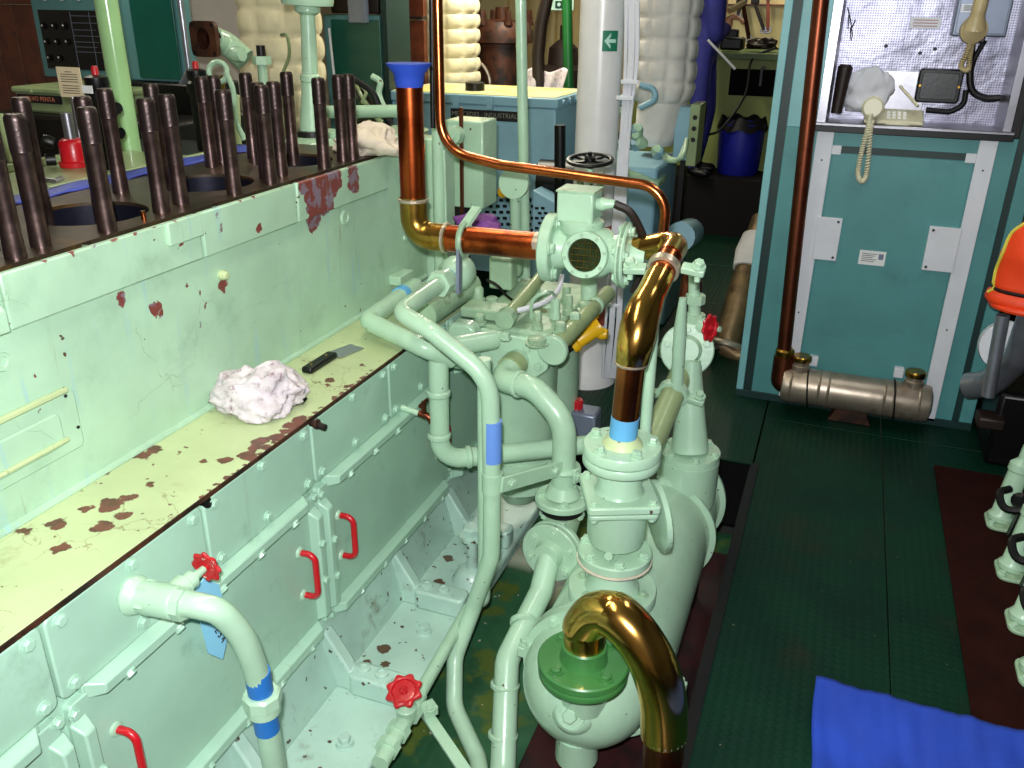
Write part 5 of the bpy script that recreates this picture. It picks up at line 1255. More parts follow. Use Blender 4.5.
# ---- white column
CYc = 3.85; p0 = W(592, 372, Y=CYc); p1 = W(599, -20, Y=CYc); cx = W(596, 150, Y=CYc).x
co = thing('white_column', 'thick glossy white column with green arrow sign', 'column', (cx, CYc, 0))
MB().lathe([(.095, .42), (.095, 2.7)], (cx, CYc, 0), (0, 0, 1), 36).build('shaft', 'column_white', co)
MB().lathe([(.094, .30), (.094, .42)], (cx, CYc, 0), (0, 0, 1), 36).lathe([(.097, .60), (.097, .78)], (cx, CYc, 0), (0, 0, 1), 36).build('bare_band', 'terracotta', co)
MB().lathe([(.15, .0), (.14, .06), (.10, .16), (.095, .30)], (cx, CYc, 0), (0, 0, 1), 36).build('foot', 'column_white', co)
sz = W(605, 41, Y=CYc-.09).z
def arc(z0, z1, a0, a1, r, n=10):
    m = MB(); vs = []
    for i in range(n+1):
        a = a0+(a1-a0)*i/n
        for rr in (r, r+.002):
            for z in (z0, z1): vs.append((cx+rr*math.cos(a), CYc+rr*math.sin(a), z))
    fs = []
    for i in range(n):
        o = i*4; fs += [(o, o+4, o+5, o+1), (o+2, o+3, o+7, o+6), (o+1, o+5, o+7, o+3), (o, o+2, o+6, o+4)]
    fs += [(0, 1, 3, 2), (n*4, n*4+2, n*4+3, n*4+1)]
    return m.add(vs, fs)
ac = -PI/2+.40+.265
A0, A1 = ac-.36, ac+.36
arc(sz-.04, sz+.04, A0, A1, .0955).build('arrow_sign', 'sign_green', co, label='green square sign with white arrow pointing left')
def arrow_on(r):
    k = .36/.04; m = MB()
    def P_(x, z, q): return (cx+q*math.cos(ac+x*k), CYc+q*math.sin(ac+x*k), sz+z)
    def strip_(rows):                      # rows of (x, z low, z high)
        vs = []; n = len(rows)
        for x, a_, b_ in rows: vs += [P_(x, a_, r), P_(x, b_, r), P_(x, a_, r-.0012), P_(x, b_, r-.0012)]
        fs = [(0, 1, 3, 2), (4*n-4, 4*n-2, 4*n-1, 4*n-3)]
        for q in range(n-1):
            o = 4*q; fs += [(o, o+4, o+5, o+1), (o+2, o+3, o+7, o+6), (o+1, o+5, o+7, o+3), (o, o+2, o+6, o+4)]
        m.add(vs, fs)
    strip_([(-.022+.05*q/8, -.007, .007) for q in range(9)])
    for s2 in (1, -1):
        strip_([(-.030+.030*q/8, *sorted((s2*max(0, .030*q/8-.013), s2*(.001+.030*q/8)))) for q in range(9)])
    return m
arrow_on(.0992).build('arrow', 'sign_pale', co)
# cable bundle
cbn = thing('cable_bundle', 'bundle of white cables with clips beside the white column', 'cables', W(625, 385, Y=3.72))
rw = random.Random(2)
for k in range(7):
    o = (k-3)*2.0
    q = [W(632+o*1.0, -20, Y=3.72), W(630+o*1.1+rw.random()*2, 60, Y=3.71), W(625+o*.8+rw.random()*2, 120, Y=3.72), W(621+o*.8, 190, Y=3.72), W(617+o*1.1, 260, Y=3.71), W(613+o*1.2+rw.random()*3, 320, Y=3.70), W(609+o*1.1, 378, Y=3.72)]
    MB().tube(spline(q, 6), .0065, 8).build('cable', 'cable_white', cbn)
for px, py in ((625, 98), (612, 305), (630, 82)):
    MB().obox(W(px, py, Y=3.70), (1, 0, 0), .014, .016, .075).build('clip', 'white_strip', cbn, bevel=.002)
# ---- small blue engine behind the flow box
be = thing('auxiliary_machine', 'blue green auxiliary machine below the right lagged trunk', 'machine', (-.95, 5.0, 0))
a = W(630, 160, Y=4.7); c = W(658, 160, Y=4.7)
MB().box(a.x-.25, c.x, 4.7, 5.3, .3, W(645, 168, Y=4.7).z).build('block', 'generator_blue', be, bevel=.02)
MB().prism([(a.x-.1, a.z-.02), (c.x+.02, a.z-.10), (c.x+.02, a.z-.14), (a.x-.1, a.z-.08)], 'y', 4.66, 4.9).build('manifold', 'dirty_green_paint', be, bevel=.01)
MB().box(a.x-.3, c.x+.10, 4.75, 5.4, .0, .3).build('bed', 'generator_blue', be, bevel=.02)
MB().tube([W(640, 85, Y=4.6), W(654, 88, Y=4.6), W(656, 100, Y=4.6), W(640, 108, Y=4.6)], .016, 10, .05).build('looped_pipe', 'generator_blue', be)
for k in range(4):
    MB().tube(spline([W(660+k*3, 152+k*2, Y=4.75), W(668+k*3, 160, Y=4.7), W(678+k*2, 160-k*2, Y=4.7), W(684+k, 148-k*3, Y=4.8)]), .012, 8).build('hose', 'dirty_green_paint', be)
rw = random.Random(11)
for k in range(10):
    p = W(618+rw.random()*40, 100+rw.random()*55, Y=4.75)
    MB().lathe([(.03, 0), (.035, .03), (.02, .06)], p, (rw.random()-.5, -1, rw.random()), 10).build('fitting', 'generator_blue' if k % 2 else PG, be)
MB().prism([(W(664, 245, Y=4.3).x, .02), (W(684, 222, Y=4.3).x, .14), (W(688, 228, Y=4.3).x, .12), (W(672, 250, Y=4.3).x, .0)], 'y', 4.25, 4.45).build('foot_plate', 'dirty_green_paint', be, bevel=.004)
MB().cyl(W(680, 237, Y=4.6), W(690, 232, Y=5.0), .08, seg=16).build('starter', 'generator_blue', be)
bx = thing('terminal_box', 'tall teal terminal box between the right lagging and the person', 'box', W(690, 165, Y=5.1))
a = W(672, 160, Y=5.1); c = W(692, 107, Y=5.1)
MB().box(a.x, c.x, 5.1, 5.25, a.z, c.z).build('case', 'generator_blue', bx, bevel=.006)
MB().box(c.x, c.x+.055, 5.05, 5.25, a.z-.02, c.z+.02).build('door', 'dull_green_paint', bx, bevel=.004)
for k in range(3): bolt(bx, (c.x+.03, 5.05, c.z-.05-k*.06), (0, -1, 0), .010, .008, 'dark_iron')
MB().box(a.x+.04, c.x-.02, 5.15, 5.25, -.0, a.z).build('post', 'dark_iron', bx)

# ================================================================ workshop corner
bench = thing('workbench', 'olive green workbench with tool board behind the person', 'bench', (-.6, 7.9, .45))
zt = W(750, 53, Y=7.6).z; x0 = W(708, 60, Y=7.6).x; x1 = .9
MB().box(x0-.6, x1, 7.55, 8.4, zt-.05, zt).build('bench_top', 'bench_green', bench, bevel=.006)
MB().box(x0-.6, x1, 7.62, 8.4, .45, zt-.05).build('cabinet', 'olive_wall', bench)
l = W(728, 95, Y=7.6); r = W(800, 71, Y=7.6)
MB().box(l.x, r.x, 7.605, 7.62, l.z, r.z).build('opening_shade', 'void_black', bench)  # flat black slabs stand in for the shade inside the bench recess
l = W(712, 98, Y=7.6); r = W(716, 70, Y=7.6); MB().box(l.x, r.x, 7.60, 7.62, l.z, r.z).build('opening_shade', 'void_black', bench)
MB().tube([W(760, 86, Y=7.58), W(762, 68, Y=7.58), W(766, 67, Y=7.58)], .012, 8, .02).build('hook', 'stainless', bench)
MB().box(x0-.8, x1, 8.38, 8.42, .45, 2.7).build('tool_board', 'cream_wall', bench)
MB().box(x0-.3, x1, 8.33, 8.38, W(750, 6, Y=8.33).z, W(750, 4, Y=8.33).z).build('tool_rail', 'wood', bench)
tools = [(743, 4, 749, 39, .035, 'dark red handled wrench hanging first from the left on the tool board', 'mat_red'), (755, 4, 764, 30, .03, 'dark wrench hanging in the middle of the tool board', 'dark_brown'), (768, 0, 768, 30, .028, 'red handled wrench hanging last on the tool board', 'terracotta'), (740, 5, 738, 16, .03, 'short brown tool hanging beside the hand', 'dark_brown')]
for px, py, qx, qy, r, lab, m_ in tools:
    a = W(px, py, Y=8.3); c = W(qx, qy, Y=8.3)
    t = thing('hanging_tool', lab, 'tool', c, 'tools on the board')
    MB().obox((a+c)/2, a-c, r, .02, (a-c).length, up=(0, 1, 0)).build('handle', m_, t, bevel=.006)
    MB().torus(c, (0, 1, 0), .022, .010, 14, 6).build('ring_end', 'stainless', t)
    MB().obox(a+Vector((0, 0, .05)), (0, 0, 1), .07, .03, .10, up=(0, 1, 0)).build('jaw', 'dark_iron', t, bevel=.008)
t = thing('bench_vice', 'dark vice and tools heaped on the bench top', 'vice', W(733, 50, Y=7.8))
q = W(732, 50, Y=7.75)
MB().obox(q+Vector((0, 0, .05)), (0, 0, 1), .20, .18, .10).build('body', 'black_paint', t, bevel=.02)
MB().obox(q+Vector((-.03, 0, .12)), (0, 0, 1), .08, .14, .08).build('jaw', 'black_paint', t, bevel=.015)
tag(blob(W(762, 49, Y=7.8)+Vector((0, 0, .03)), .12, .10, .05, 21, .5, flat=.03).build('bench_rag', 'dark_brown', sharp=180), 'brown rag on the bench top edge', 'rag')
p = W(737, 173, Z=.45)
bk = thing('blue_drum', 'dark blue plastic drum with black bag liner by the workbench', 'drum', p)
MB().lathe([(.155, 0), (.165, .02), (.178, .22), (.182, .40), (.172, .40), (.16, .05), (0, .05)], p, (0, 0, 1), 32).build('drum_body', 'bucket_blue', bk)
def lin_(u, v):
    a = 2*PI*u; rr = .17+.028*v; return Vector((p.x+rr*math.cos(a)*(1+.04*math.sin(a*9)), p.y+rr*math.sin(a), p.z+.44-.09*v+.015*math.sin(a*7)))
MB().grid(lin_, 48, 4, closeu=True).build('bag_liner', 'black_rubber', bk, sharp=180)
MB().tube(spline([W(708, 135, Y=7.2), W(722, 128, Y=7.2), W(745, 95, Y=7.3), W(752, 60, Y=7.55), W(775, 48, Y=7.6)]), .010, 6).build('cord', 'black_rubber', bk)
# ---- person in a blue boiler suit working at the bench
def person():
    root = thing('person', 'person in a dark blue boiler suit working at the bench', 'person', W(698, 176, Z=.45))
    f = W(698, 176, Z=.45)
    hd = W(733, 19, Y=f.y+.05)
    S0 = f+Vector((-.06, 0, 0))
    J = {}
    def P_(n, x, y, z, r): J[n] = (S0+Vector((x, y, z)), r)
    P_('pelvis', 0, .05, .95, (.155, .12)); P_('waist', .0, .06, 1.12, (.14, .11)); P_('chest', .03, .06, 1.34, (.17, .125)); P_('neck0', .05, .06, 1.50, (.07, .07))
    P_('neck', .07, .06, 1.56, (.055, .055)); P_('head0', .09, .06, 1.63, (.085, .075)); P_('head', .10, .06, 1.72, (.10, .08)); P_('crown', .09, .06, 1.80, (.06, .055))
    for s, n in ((-1, 'l'), (1, 'r')):
        P_('hip'+n, .0, .05+s*.10, .90, (.10, .095)); P_('knee'+n, .03 if s < 0 else .06, .05+s*.13, .50, (.072, .068)); P_('ank'+n, .0, .05+s*.13, .10, (.062, .06)); P_('heel'+n, .02, .05+s*.14, .045, (.045, .05)); P_('toe'+n, .17, .05+s*.16, .035, (.035, .045))
        P_('sh'+n, .04, .06+s*.19, 1.42, (.075, .075))
    J['ell'] = (W(715, 40, Y=f.y-.12), (.07, .07)); J['wrl'] = (W(727, 25, Y=f.y), (.048, .048)); J['hal'] = (hd+Vector((-.02, 0, .02)), (.034, .024)); J['hbl'] = (hd+Vector((.03, 0, .01)), (.032, .018))
    J['elr'] = (S0+Vector((-.16, .30, 1.16)), (.055, .055)); J['wrr'] = (S0+Vector((-.14, .30, .93)), (.036, .036)); J['har'] = (S0+Vector((-.13, .30, .86)), (.032, .024)); J['hbr'] = (S0+Vector((-.125, .30, .81)), (.03, .018))
    for q in 'lr':
        b_ = J['hb'+q][0]; d_ = (b_-J['ha'+q][0]).normalized()
        for k in range(4):
            o = Vector((0, (k-1.5)*.018, 0)) if q == 'l' else Vector((0, (k-1.5)*.017, .0))
            L = (.032, .038, .036, .028)[k]
            J['f%s%da' % (q, k)] = (b_+o+d_*.012, (.0105, .0105)); J['f%s%db' % (q, k)] = (b_+o+d_*(.012+L)+Vector((0, 0, -.012)), (.0095, .0095)); J['f%s%dc' % (q, k)] = (b_+o+d_*(.012+L*1.1)+Vector((-.005, 0, -.04)), (.008, .008))
        J['t%sa' % q] = (J['ha'+q][0]+Vector((.02, -.03, .012)), (.011, .011)); J['t%sb' % q] = (J['ha'+q][0]+Vector((.055, -.035, -.005)), (.0095, .0095))
    E2 = [('pelvis', 'waist'), ('waist', 'chest'), ('chest', 'neck0'), ('neck0', 'neck'), ('neck', 'head0'), ('head0', 'head'), ('head', 'crown')]
    for n in 'lr':
        E2 += [('pelvis', 'hip'+n), ('hip'+n, 'knee'+n), ('knee'+n, 'ank'+n), ('ank'+n, 'heel'+n), ('heel'+n, 'toe'+n), ('chest', 'sh'+n), ('sh'+n, 'el'+n), ('el'+n, 'wr'+n), ('wr'+n, 'ha'+n), ('ha'+n, 'hb'+n)]
        for k in range(4): E2 += [('hb'+n, 'f%s%da' % (n, k)), ('f%s%da' % (n, k), 'f%s%db' % (n, k)), ('f%s%db' % (n, k), 'f%s%dc' % (n, k))]
        E2 += [('ha'+n, 't%sa' % n), ('t%sa' % n, 't%sb' % n)]
    J['shl'] = (J['shl'][0]+Vector((.05, -.02, .0)), (.085, .085))
    names = list(J); idx = {n: i for i, n in enumerate(names)}
    me = bpy.data.meshes.new('body'); me.from_pydata([tuple(J[n][0]-f) for n in names], [(idx[a], idx[b]) for a, b in E2], [])
    o = bpy.data.objects.new('body', me); COL.objects.link(o)
    o.modifiers.new('skin', 'SKIN'); o.modifiers.new('sub', 'SUBSURF').levels = 2
    for n in names:
        sv = me.skin_vertices[0].data[idx[n]]; sv.radius = J[n][1]; sv.use_root = (n == 'pelvis')
    dg = bpy.context.evaluated_depsgraph_get(); m2 = bpy.data.meshes.new_from_object(o.evaluated_get(dg)); bpy.data.objects.remove(o)
    m2.materials.clear()
    for k in ('suit_blue', 'skin', 'black_paint'): m2.materials.append(M[k])
    hl = J['hal'][0]-f; hr = J['har'][0]-f; nk = J['neck'][0].z-f.z
    for p_ in m2.polygons:
        c_ = p_.center; mi = 0
        if c_.z > nk-.03 or (c_-hl).length < .115 and c_.x > hl.x-.05 or (c_-hr).length < .115 and c_.x > hr.x-.05: mi = 1
        if c_.z < .085: mi = 2
        p_.material_index = mi
    m2.shade_smooth()
    bo = bpy.data.objects.new('body', m2); COL.objects.link(bo); bo.parent = root; ROOT[bo.name] = f
    h = J['head'][0]
    MB().lathe([(.108, -.03), (.112, .02), (.10, .07), (.06, .105), (0, .115)], h+Vector((-.018, 0, .0)), (-.25, 0, 1), 20).build('hair', 'hair', root, sharp=180)
    for s in (-1, 1):
        MB().lathe([(.012, 0), (.009, .004), (0, .005)], h+Vector((.088, s*.035, -.015)), (1, s*.3, 0), 10).build('eye', 'white_plastic', root)
        MB().lathe([(.018, 0), (.03, .01), (.02, .018)], h+Vector((.0, s*.078, -.02)), (-.3, s, 0), 12).build('ear', 'skin', root)
    MB().lathe([(.018, 0), (.012, .03), (0, .034)], h+Vector((.085, 0, -.045)), (1, 0, -.3), 10).build('nose', 'skin', root)
    MB().obox(h+Vector((.086, 0, -.078)), (0, 1, 0), .008, .010, .045).build('mouth', 'terracotta', root, bevel=.003)
    return root, hd
_pr, _hd = person()
# the bar the person holds
t = tag(MB().cyl(W(708, 40, Y=7.0), W(735, 69, Y=7.1), .010, seg=10).build('steel_bar', 'white_strip'), 'thin bright bar leaning between the person and the bench', 'bar')
t = tag(MB().cyl(W(729, 11, Y=7.2), W(745, 2, Y=7.3), .022, seg=10).build('tool_handle', 'tan_plastic'), 'pale wooden tool handle held in the raised hand', 'tool')

# ================================================================ right side: locker with phones
YL = 3.93
K = thing('teal_locker', 'large teal steel locker with white trim and phone niche', 'locker', (.2, YL+.2, 0))
def kb(x0, x1, y0, y1, z0, z1, name, mt, bev=.003, lab=None): return MB().box(x0, x1, y0, y1, z0, z1).build(name, mt, K, bevel=bev, label=lab)
kb(-.235, .635, YL, 4.55, .0, 1.245, 'body', 'teal_locker')
kb(-.305, -.272, YL-.004, 4.55, .0, 2.45, 'corner_post', 'pale_teal')
kb(-.272, -.235, YL+.012, 4.55, .0, 2.45, 'rubber_strip', 'dark_teal', 0)
kb(-.235, -.118, YL, 4.55, 1.245, 2.45, 'pillar', 'pale_teal')
kb(.635, .662, YL+.012, 4.55, .0, 2.45, 'rubber_strip', 'dark_teal', 0)
kb(.662, .715, YL-.002, 4.55, .0, 1.245, 'corner_post', 'teal_locker')
kb(.662, .715, YL+.03, 4.55, 1.245, 2.45, 'corner_post', 'dark_brown')
kb(.60, .635, YL, 4.55, 1.245, 2.45, 'pillar', 'dark_iron')
kb(-.118, .60, YL, 4.55, 2.10, 2.45, 'header', 'teal_locker')
kb(-.305, .715, YL-.014, YL-.004, .0, .035, 'kick_plate', 'dark_teal', .002)
# lower front panel with white frame
kb(-.035, .495, YL-.006, YL+.0, .03, 1.15, 'front_panel', 'teal_locker', .002)
kb(-.108, -.042, YL-.014, YL, .02, 1.243, 'white_trim', 'white_strip', .002)
kb(.500, .565, YL-.014, YL, .02, 1.243, 'white_trim', 'white_strip', .002)
kb(-.042, -.005, YL-.012, YL-.002, 1.145, 1.182, 'trim_tab', 'white_strip', .002)
kb(.462, .50, YL-.012, YL-.002, 1.145, 1.182, 'trim_tab', 'white_strip', .002)
kb(-.035, .495, YL-.003, YL+.001, 1.152, 1.180, 'dark_slot', 'dark_teal', 0)
for x0, x1 in ((-.055, .045), (.385, .505)):
    kb(x0, x1, YL-.022, YL-.006, .70, .885, 'cover_plate', 'white_strip', .002)
    for z in (.715, .87): bolt(K, (x1-.015 if x0 < 0 else x0+.015, YL-.022, z), (0, -1, 0), .006, .003, 'ink', 'screw', False)
for x in (-.075, .532):
    for z in (1.12, .45): bolt(K, (x, YL-.014, z), (0, -1, 0), .004, .003, 'ink', 'screw', False)
lb = kb(.135, .240, YL-.008, YL-.005, .695, .757, 'rating_label', 'label_paper', 0)
for i in range(5):
    MB().box(.145, .205-.008*(i % 3), YL-.0085, YL-.008, .742-i*.008, .7445-i*.008).build('print_line', 'ink', lb)
MB().box(.212, .232, YL-.0085, YL-.008, .722, .746).build('print_block', 'grey_box', lb)
# niche
YB = 4.10
kb(-.118, .60, YB, YB+.02, 1.27, 2.10, 'back_panel', 'perforated_steel', 0)
MB().prism([(-.118, YL), (-.085, YL), (-.075, YB), (-.118, YB)], 'z', 1.272, 2.10).build('left_cheek', 'stainless', K)
MB().prism([(.60, YL), (.572, YL), (.560, YB), (.60, YB)], 'z', 1.272, 2.10).build('right_cheek', 'stainless', K)
kb(-.125, .612, YL-.03, YB, 1.252, 1.272, 'shelf', 'stainless', .003)
kb(-.125, .612, YL-.032, YL-.02, 1.236, 1.262, 'shelf_edge', 'black_paint', .002)
l = W(911, 17, Y=YB-.004); r = W(940, 29, Y=YB-.004)
pl = kb(l.x, r.x, YB-.005, YB, r.z, l.z, 'name_label', 'white_strip', .001)
for i in range(3): MB().box(l.x+.012, r.x-.012, YB-.0056, YB-.005, l.z-.012-i*.011, l.z-.009-i*.011).build('print_line', 'terracotta', pl)
for px, py in ((886, 46), (935, 49), (920, 53)): bolt(K, W(px, py, Y=YB), (0, -1, 0), .008, .006, 'ink', 'screw', False)
kb(.06, .28, YB-.006, YB, 1.29, W(900, 71, Y=YB).z, 'lower_back_plate', 'stainless', .001)
# keys hanging on the cheek
ky = thing('key_bunch', 'dark bunch of keys hanging on the left cheek of the niche', 'keys', W(850, 35, Y=4.02))
rw = random.Random(4)
for k in range(6):
    MB().obox(W(850+rw.random()*5-2, 14+k*4, Y=4.0+.01*k), (rw.random()-.5, .2, 1), .012, .004, .05).build('key', 'dark_iron', ky)
# desk telephone on the shelf
ph = thing('desk_telephone', 'cream desk telephone with curly cord on the stainless shelf', 'telephone', W(890, 115, Y=3.99))
a = W(866, 112, Z=1.273); c = W(915, 115, Z=1.273)
MB().prism([(3.935, 1.274), (3.935, 1.288), (4.06, 1.325), (4.06, 1.274)], 'x', a.x-.01, c.x+.01).build('base', 'cream_plastic', ph, bevel=.006)
for i in range(3):
    for k in range(4): MB().box(a.x+.075+k*.02, a.x+.088+k*.02, 3.96+i*.025, 3.975+i*.025, 1.285+i*.008, 1.302+i*.008).build('key', 'white_plastic', ph)
hs = [Vector((a.x+.015, 3.925, 1.335)), Vector((a.x+.012, 3.99, 1.355)), Vector((a.x+.012, 4.05, 1.35))]
MB().tube(spline(hs), .02, 14, rad=lambda k: .038 if k < .16 or k > .84 else .022).build('handset', 'cream_plastic', ph)
MB().lathe([(.036, 0), (.043, .008), (.043, .03), (.034, .04)], hs[0]+Vector((0, .012, 0)), (0, -1, .1), 20).build('earpiece', 'cream_plastic', ph)
def coil(path, R, turns, r, mt, parent, name='curly_cord'):
    P_ = spline(path, 12); n = len(P_); out = []
    N = turns*9
    for i in range(N+1):
        q = i/N*(n-1); k = min(int(q), n-2); p = P_[k].lerp(P_[k+1], q-k)
        t_ = (P_[k+1]-P_[k]).normalized(); x, y, z = frame(t_); a_ = 2*PI*i/9
        out.append(p+(x*math.cos(a_)+y*math.sin(a_))*R)
    return MB().tube(out, r, 5).build(name, mt, parent, sharp=180)
yk = 3.895
coil([hs[0]+Vector((-.005, -.03, -.02)), W(868, 128, Y=yk), W(862, 150, Y=yk), W(858, 172, Y=yk), W(861, 181, Y=yk), W(866, 176, Y=yk), W(869, 150, Y=yk), W(871, 125, Y=yk), Vector((a.x+.03, 3.93, 1.285))], .0075, 78, .0042, 'cream_plastic', ph)
tag(MB().tube([W(900, 86, Y=4.05), W(918, 106, Y=3.99)], .006, 8).build('pencil', 'cream_plastic'), 'cream pen leaning on the telephone', 'pen')
tag(MB().prism(rounded(W(905, 0, Y=3.97).x, W(935, 0, Y=3.97).x, 3.93, 4.0, .02), 'z', 1.273, 1.283).build('note_pad', 'cream_plastic', bevel=.002), 'flat cream pad beside the telephone', 'pad')
bagm = blob(W(868, 90, Y=4.03)-Vector((0, 0, .01)), .085, .05, .085, 31, .35, flat=.075)
tag(bagm.build('plastic_bag', 'plastic_bag', sharp=180), 'crumpled clear plastic bag behind the telephone handset', 'bag')
tag(MB().lathe([(.022, 0), (.03, .18), (.02, .19)], W(836, 113, Y=3.99), (.05, 0, 1), 14).build('torch', 'dark_brown'), 'dark torch standing at the left end of the shelf', 'torch')
# black junction box with cables
jb = thing('junction_box', 'black junction box with rounded lid on the perforated panel', 'box', W(940, 102, Y=YB-.05))
l = W(914, 102, Y=4.04); r = W(965, 70, Y=4.04)
MB().prism(rounded(l.x, r.x, l.z, r.z, .015), 'y', 4.04, YB).build('case', 'black_paint', jb, bevel=.006)
MB().prism(rounded(l.x+.014, r.x-.014, l.z+.014, r.z-.014, .01), 'y', 4.036, 4.04).build('lid', 'panel_black', jb, bevel=.002)
for x in (l.x+.01, r.x-.01): bolt(jb, (x, 4.036, (l.z+r.z)/2), (0, -1, 0), .006, .003, 'old_brass', 'screw', False)
MB().tube([W(926, 110, Y=4.06), W(950, 112, Y=4.06), W(964, 105, Y=4.06), W(966, 90, Y=4.06)], .011, 10, .04).build('cable', 'black_rubber', jb)
MB().tube(spline([W(972, 42, Y=4.06), W(970, 70, Y=4.06), W(972, 90, Y=4.06), W(985, 98, Y=4.06), W(1000, 98, Y=4.06)]), .014, 10).build('cable', 'dark_iron', jb)
MB().tube(spline([W(985, 40, Y=4.07), W(975, 58, Y=4.07), W(970, 75, Y=4.07)]), .010, 10).build('cable', 'black_rubber', jb)
# wall telephone
wp = thing('wall_telephone', 'blue grey wall telephone box with tan handset', 'telephone', W(980, 38, Y=4.0))
l = W(951, 36, Y=4.0); r = W(1006, 36, Y=4.0)
MB().box(l.x, r.x, 4.0, YB, l.z, l.z+.28).build('case', 'grey_box', wp, bevel=.006)
MB().box(l.x+.01, r.x-.01, 3.994, 4.0, l.z+.01, l.z+.27).build('front', 'grey_box', wp, bevel=.002)
pl = MB().box(l.x+.015, l.x+.07, 3.991, 3.994, l.z+.085, l.z+.115).build('white_label', 'white_strip', wp)
for i in range(3): MB().box(l.x+.025, l.x+.06, 3.9904, 3.991, l.z+.092+i*.007, l.z+.095+i*.007).build('print_line', 'ink', pl)
hp = [W(974, 28, Y=3.95), W(979, 10, Y=3.93), W(984, -12, Y=3.94), W(988, -35, Y=3.96)]
MB().tube(spline(hp), .03, 16, rad=lambda k: .026+.016*max(0, 1-k*4.5)+.012*max(0, (k-.8)*5)).build('handset', 'tan_plastic', wp)
MB().lathe([(.046, 0), (.05, .01), (.048, .03), (.03, .04)], hp[0]+Vector((0, .03, -.006)), (.1, -1, -.1), 20).build('earpiece', 'tan_plastic', wp)
MB().obox(W(977, 38, Y=3.99), (0, 0, 1), .07, .05, .03).build('cradle', 'dark_iron', wp, bevel=.004)
coil([W(972, 36, Y=3.95), W(968, 50, Y=3.98), W(961, 66, Y=4.0), W(968, 70, Y=4.0), W(970, 55, Y=4.0), W(973, 40, Y=3.98)], .007, 36, .004, 'tan_plastic', wp)
# copper pipe in front of the locker
cp = thing('copper_locker_pipe', 'tall dark copper pipe running down the left of the locker', 'pipe', W(783, 372, Y=3.84))
pt = W(822, -60, Y=3.84); pb = W(782, 372, Y=3.84)
xm = (pt.x+pb.x)/2
MB().tube([(pt.x, 3.84, 2.45), (pb.x, 3.84, .15), ], .031, 18).build('pipe_run', 'dark_copper', cp)
MB().lathe([(.036, 0), (.042, .01), (.042, .05), (.034, .06)], (pb.x, 3.84, .24), (0, 0, 1), 18).build('union', 'old_brass', cp)
# heat exchanger
hx = thing('heat_exchanger', 'horizontal bare steel heat exchanger at the foot of the locker', 'heat exchanger', (.2, 3.83, .02))
hz = .135; ra = .082
MB().lathe([(.05, -.10), (.078, -.095), (ra, -.08), (ra, .50), (.078, .515), (.05, .525), (0, .53)], (0, 3.83, hz), (1, 0, 0), 32).build('shell', 'dull_steel', hx)
MB().tube([(-.06, 3.83, hz), (pb.x, 3.836, hz), (pb.x, 3.84, .26)], .046, 16, .045).build('inlet_elbow', 'dark_copper', hx)
for x in (-.06, .06, .10, .33, .37, .47): MB().lathe([(ra, -.006), (ra+.003, 0), (ra, .006)], (x, 3.83, hz), (1, 0, 0), 32, cap=False).build('seam_ring', 'dull_steel', hx)
for x in (-.03, .44):
    MB().lathe([(.040, .06), (.040, .10), (.034, .105), (.034, .125)], (x, 3.83, hz), (0, 0, 1), 18).build('boss', 'dull_steel', hx)
    MB().lathe([(.042, .12), (.044, .128), (.044, .14), (.038, .145)], (x, 3.83, hz), (0, 0, 1), 14).build('brass_cap', 'old_brass', hx)
for x in (.015, .375):
    MB().torus((x, 3.83, hz), (1, .0, .12), ra+.003, .004, 32, 6).build('tie_strap', 'black_rubber', hx)
    MB().box(x-.015, x+.025, 3.895, 3.93, hz+.075, hz+.12).build('strap_anchor', 'white_strip', hx, bevel=.003)
MB().prism([(.12, .0), (.30, .0), (.27, .07), (.15, .07)], 'y', 3.80, 3.86).build('cradle', 'rust_brown', hx, bevel=.004)
# brown exhaust pipe left of the locker
ep = thing('flexible_exhaust', 'brown metal exhaust pipe leaning behind the left locker edge', 'pipe', W(730, 345, Y=4.45))
q0, q1, q2 = W(726, 345, Y=4.45), W(742, 290, Y=4.6), W(765, 220, Y=4.9)
MB().tube([q0, q1, q2], .072, 20, .5).build('pipe_run', 'bronze_pipe', ep)
MB().torus(q0, q1-q0, .082, .018, 28, 8).build('end_bead', 'solder', ep)
MB().tube([q0+Vector((-.01, 0, -.01)), q0+Vector((.06, -.02, -.04)), q0+Vector((.30, -.02, -.06))], .05, 14, .05).build('outlet', 'bronze_pipe', ep)
MB().lathe([(.085, -.1), (.10, 0), (.09, .1)], q1.lerp(q2, .5), q2-q1, 20).build('sleeve', 'lagging_white', ep)
# ---- far right
mt_ = tag(MB().box(.54, 1.18, 1.2, 3.50, .0005, .012).build('rubber_mat', 'mat_red', bevel=.003), 'dark red rubber mat on the walkway at right', 'mat')
def cloth(u, v):
    x = .15+.62*u; y = 1.2+.84*v-.02*u
    return Vector((x+.012*noise.noise(Vector((u*3, v*4, 1))), y+.010*noise.noise(Vector((u*9, v*3, 5))), .018+.010*noise.noise(Vector((u*5, v*5, 3)))+(.006*noise.noise(Vector((u*22, v*4, 9))))))
o = MB().grid(cloth, 50, 50).build('blue_cloth', 'cloth_blue', sharp=180); o.modifiers.new('solid', 'SOLIDIFY').thickness = .005
tag(o, 'bright blue cloth spread on the walkway floor', 'cloth')
lj = thing('orange_hood', 'bright orange padded hood with yellow trim hanging right of the locker', 'safety gear', W(1010, 315, Y=3.55))
oc = W(1037, 260, Y=3.5)
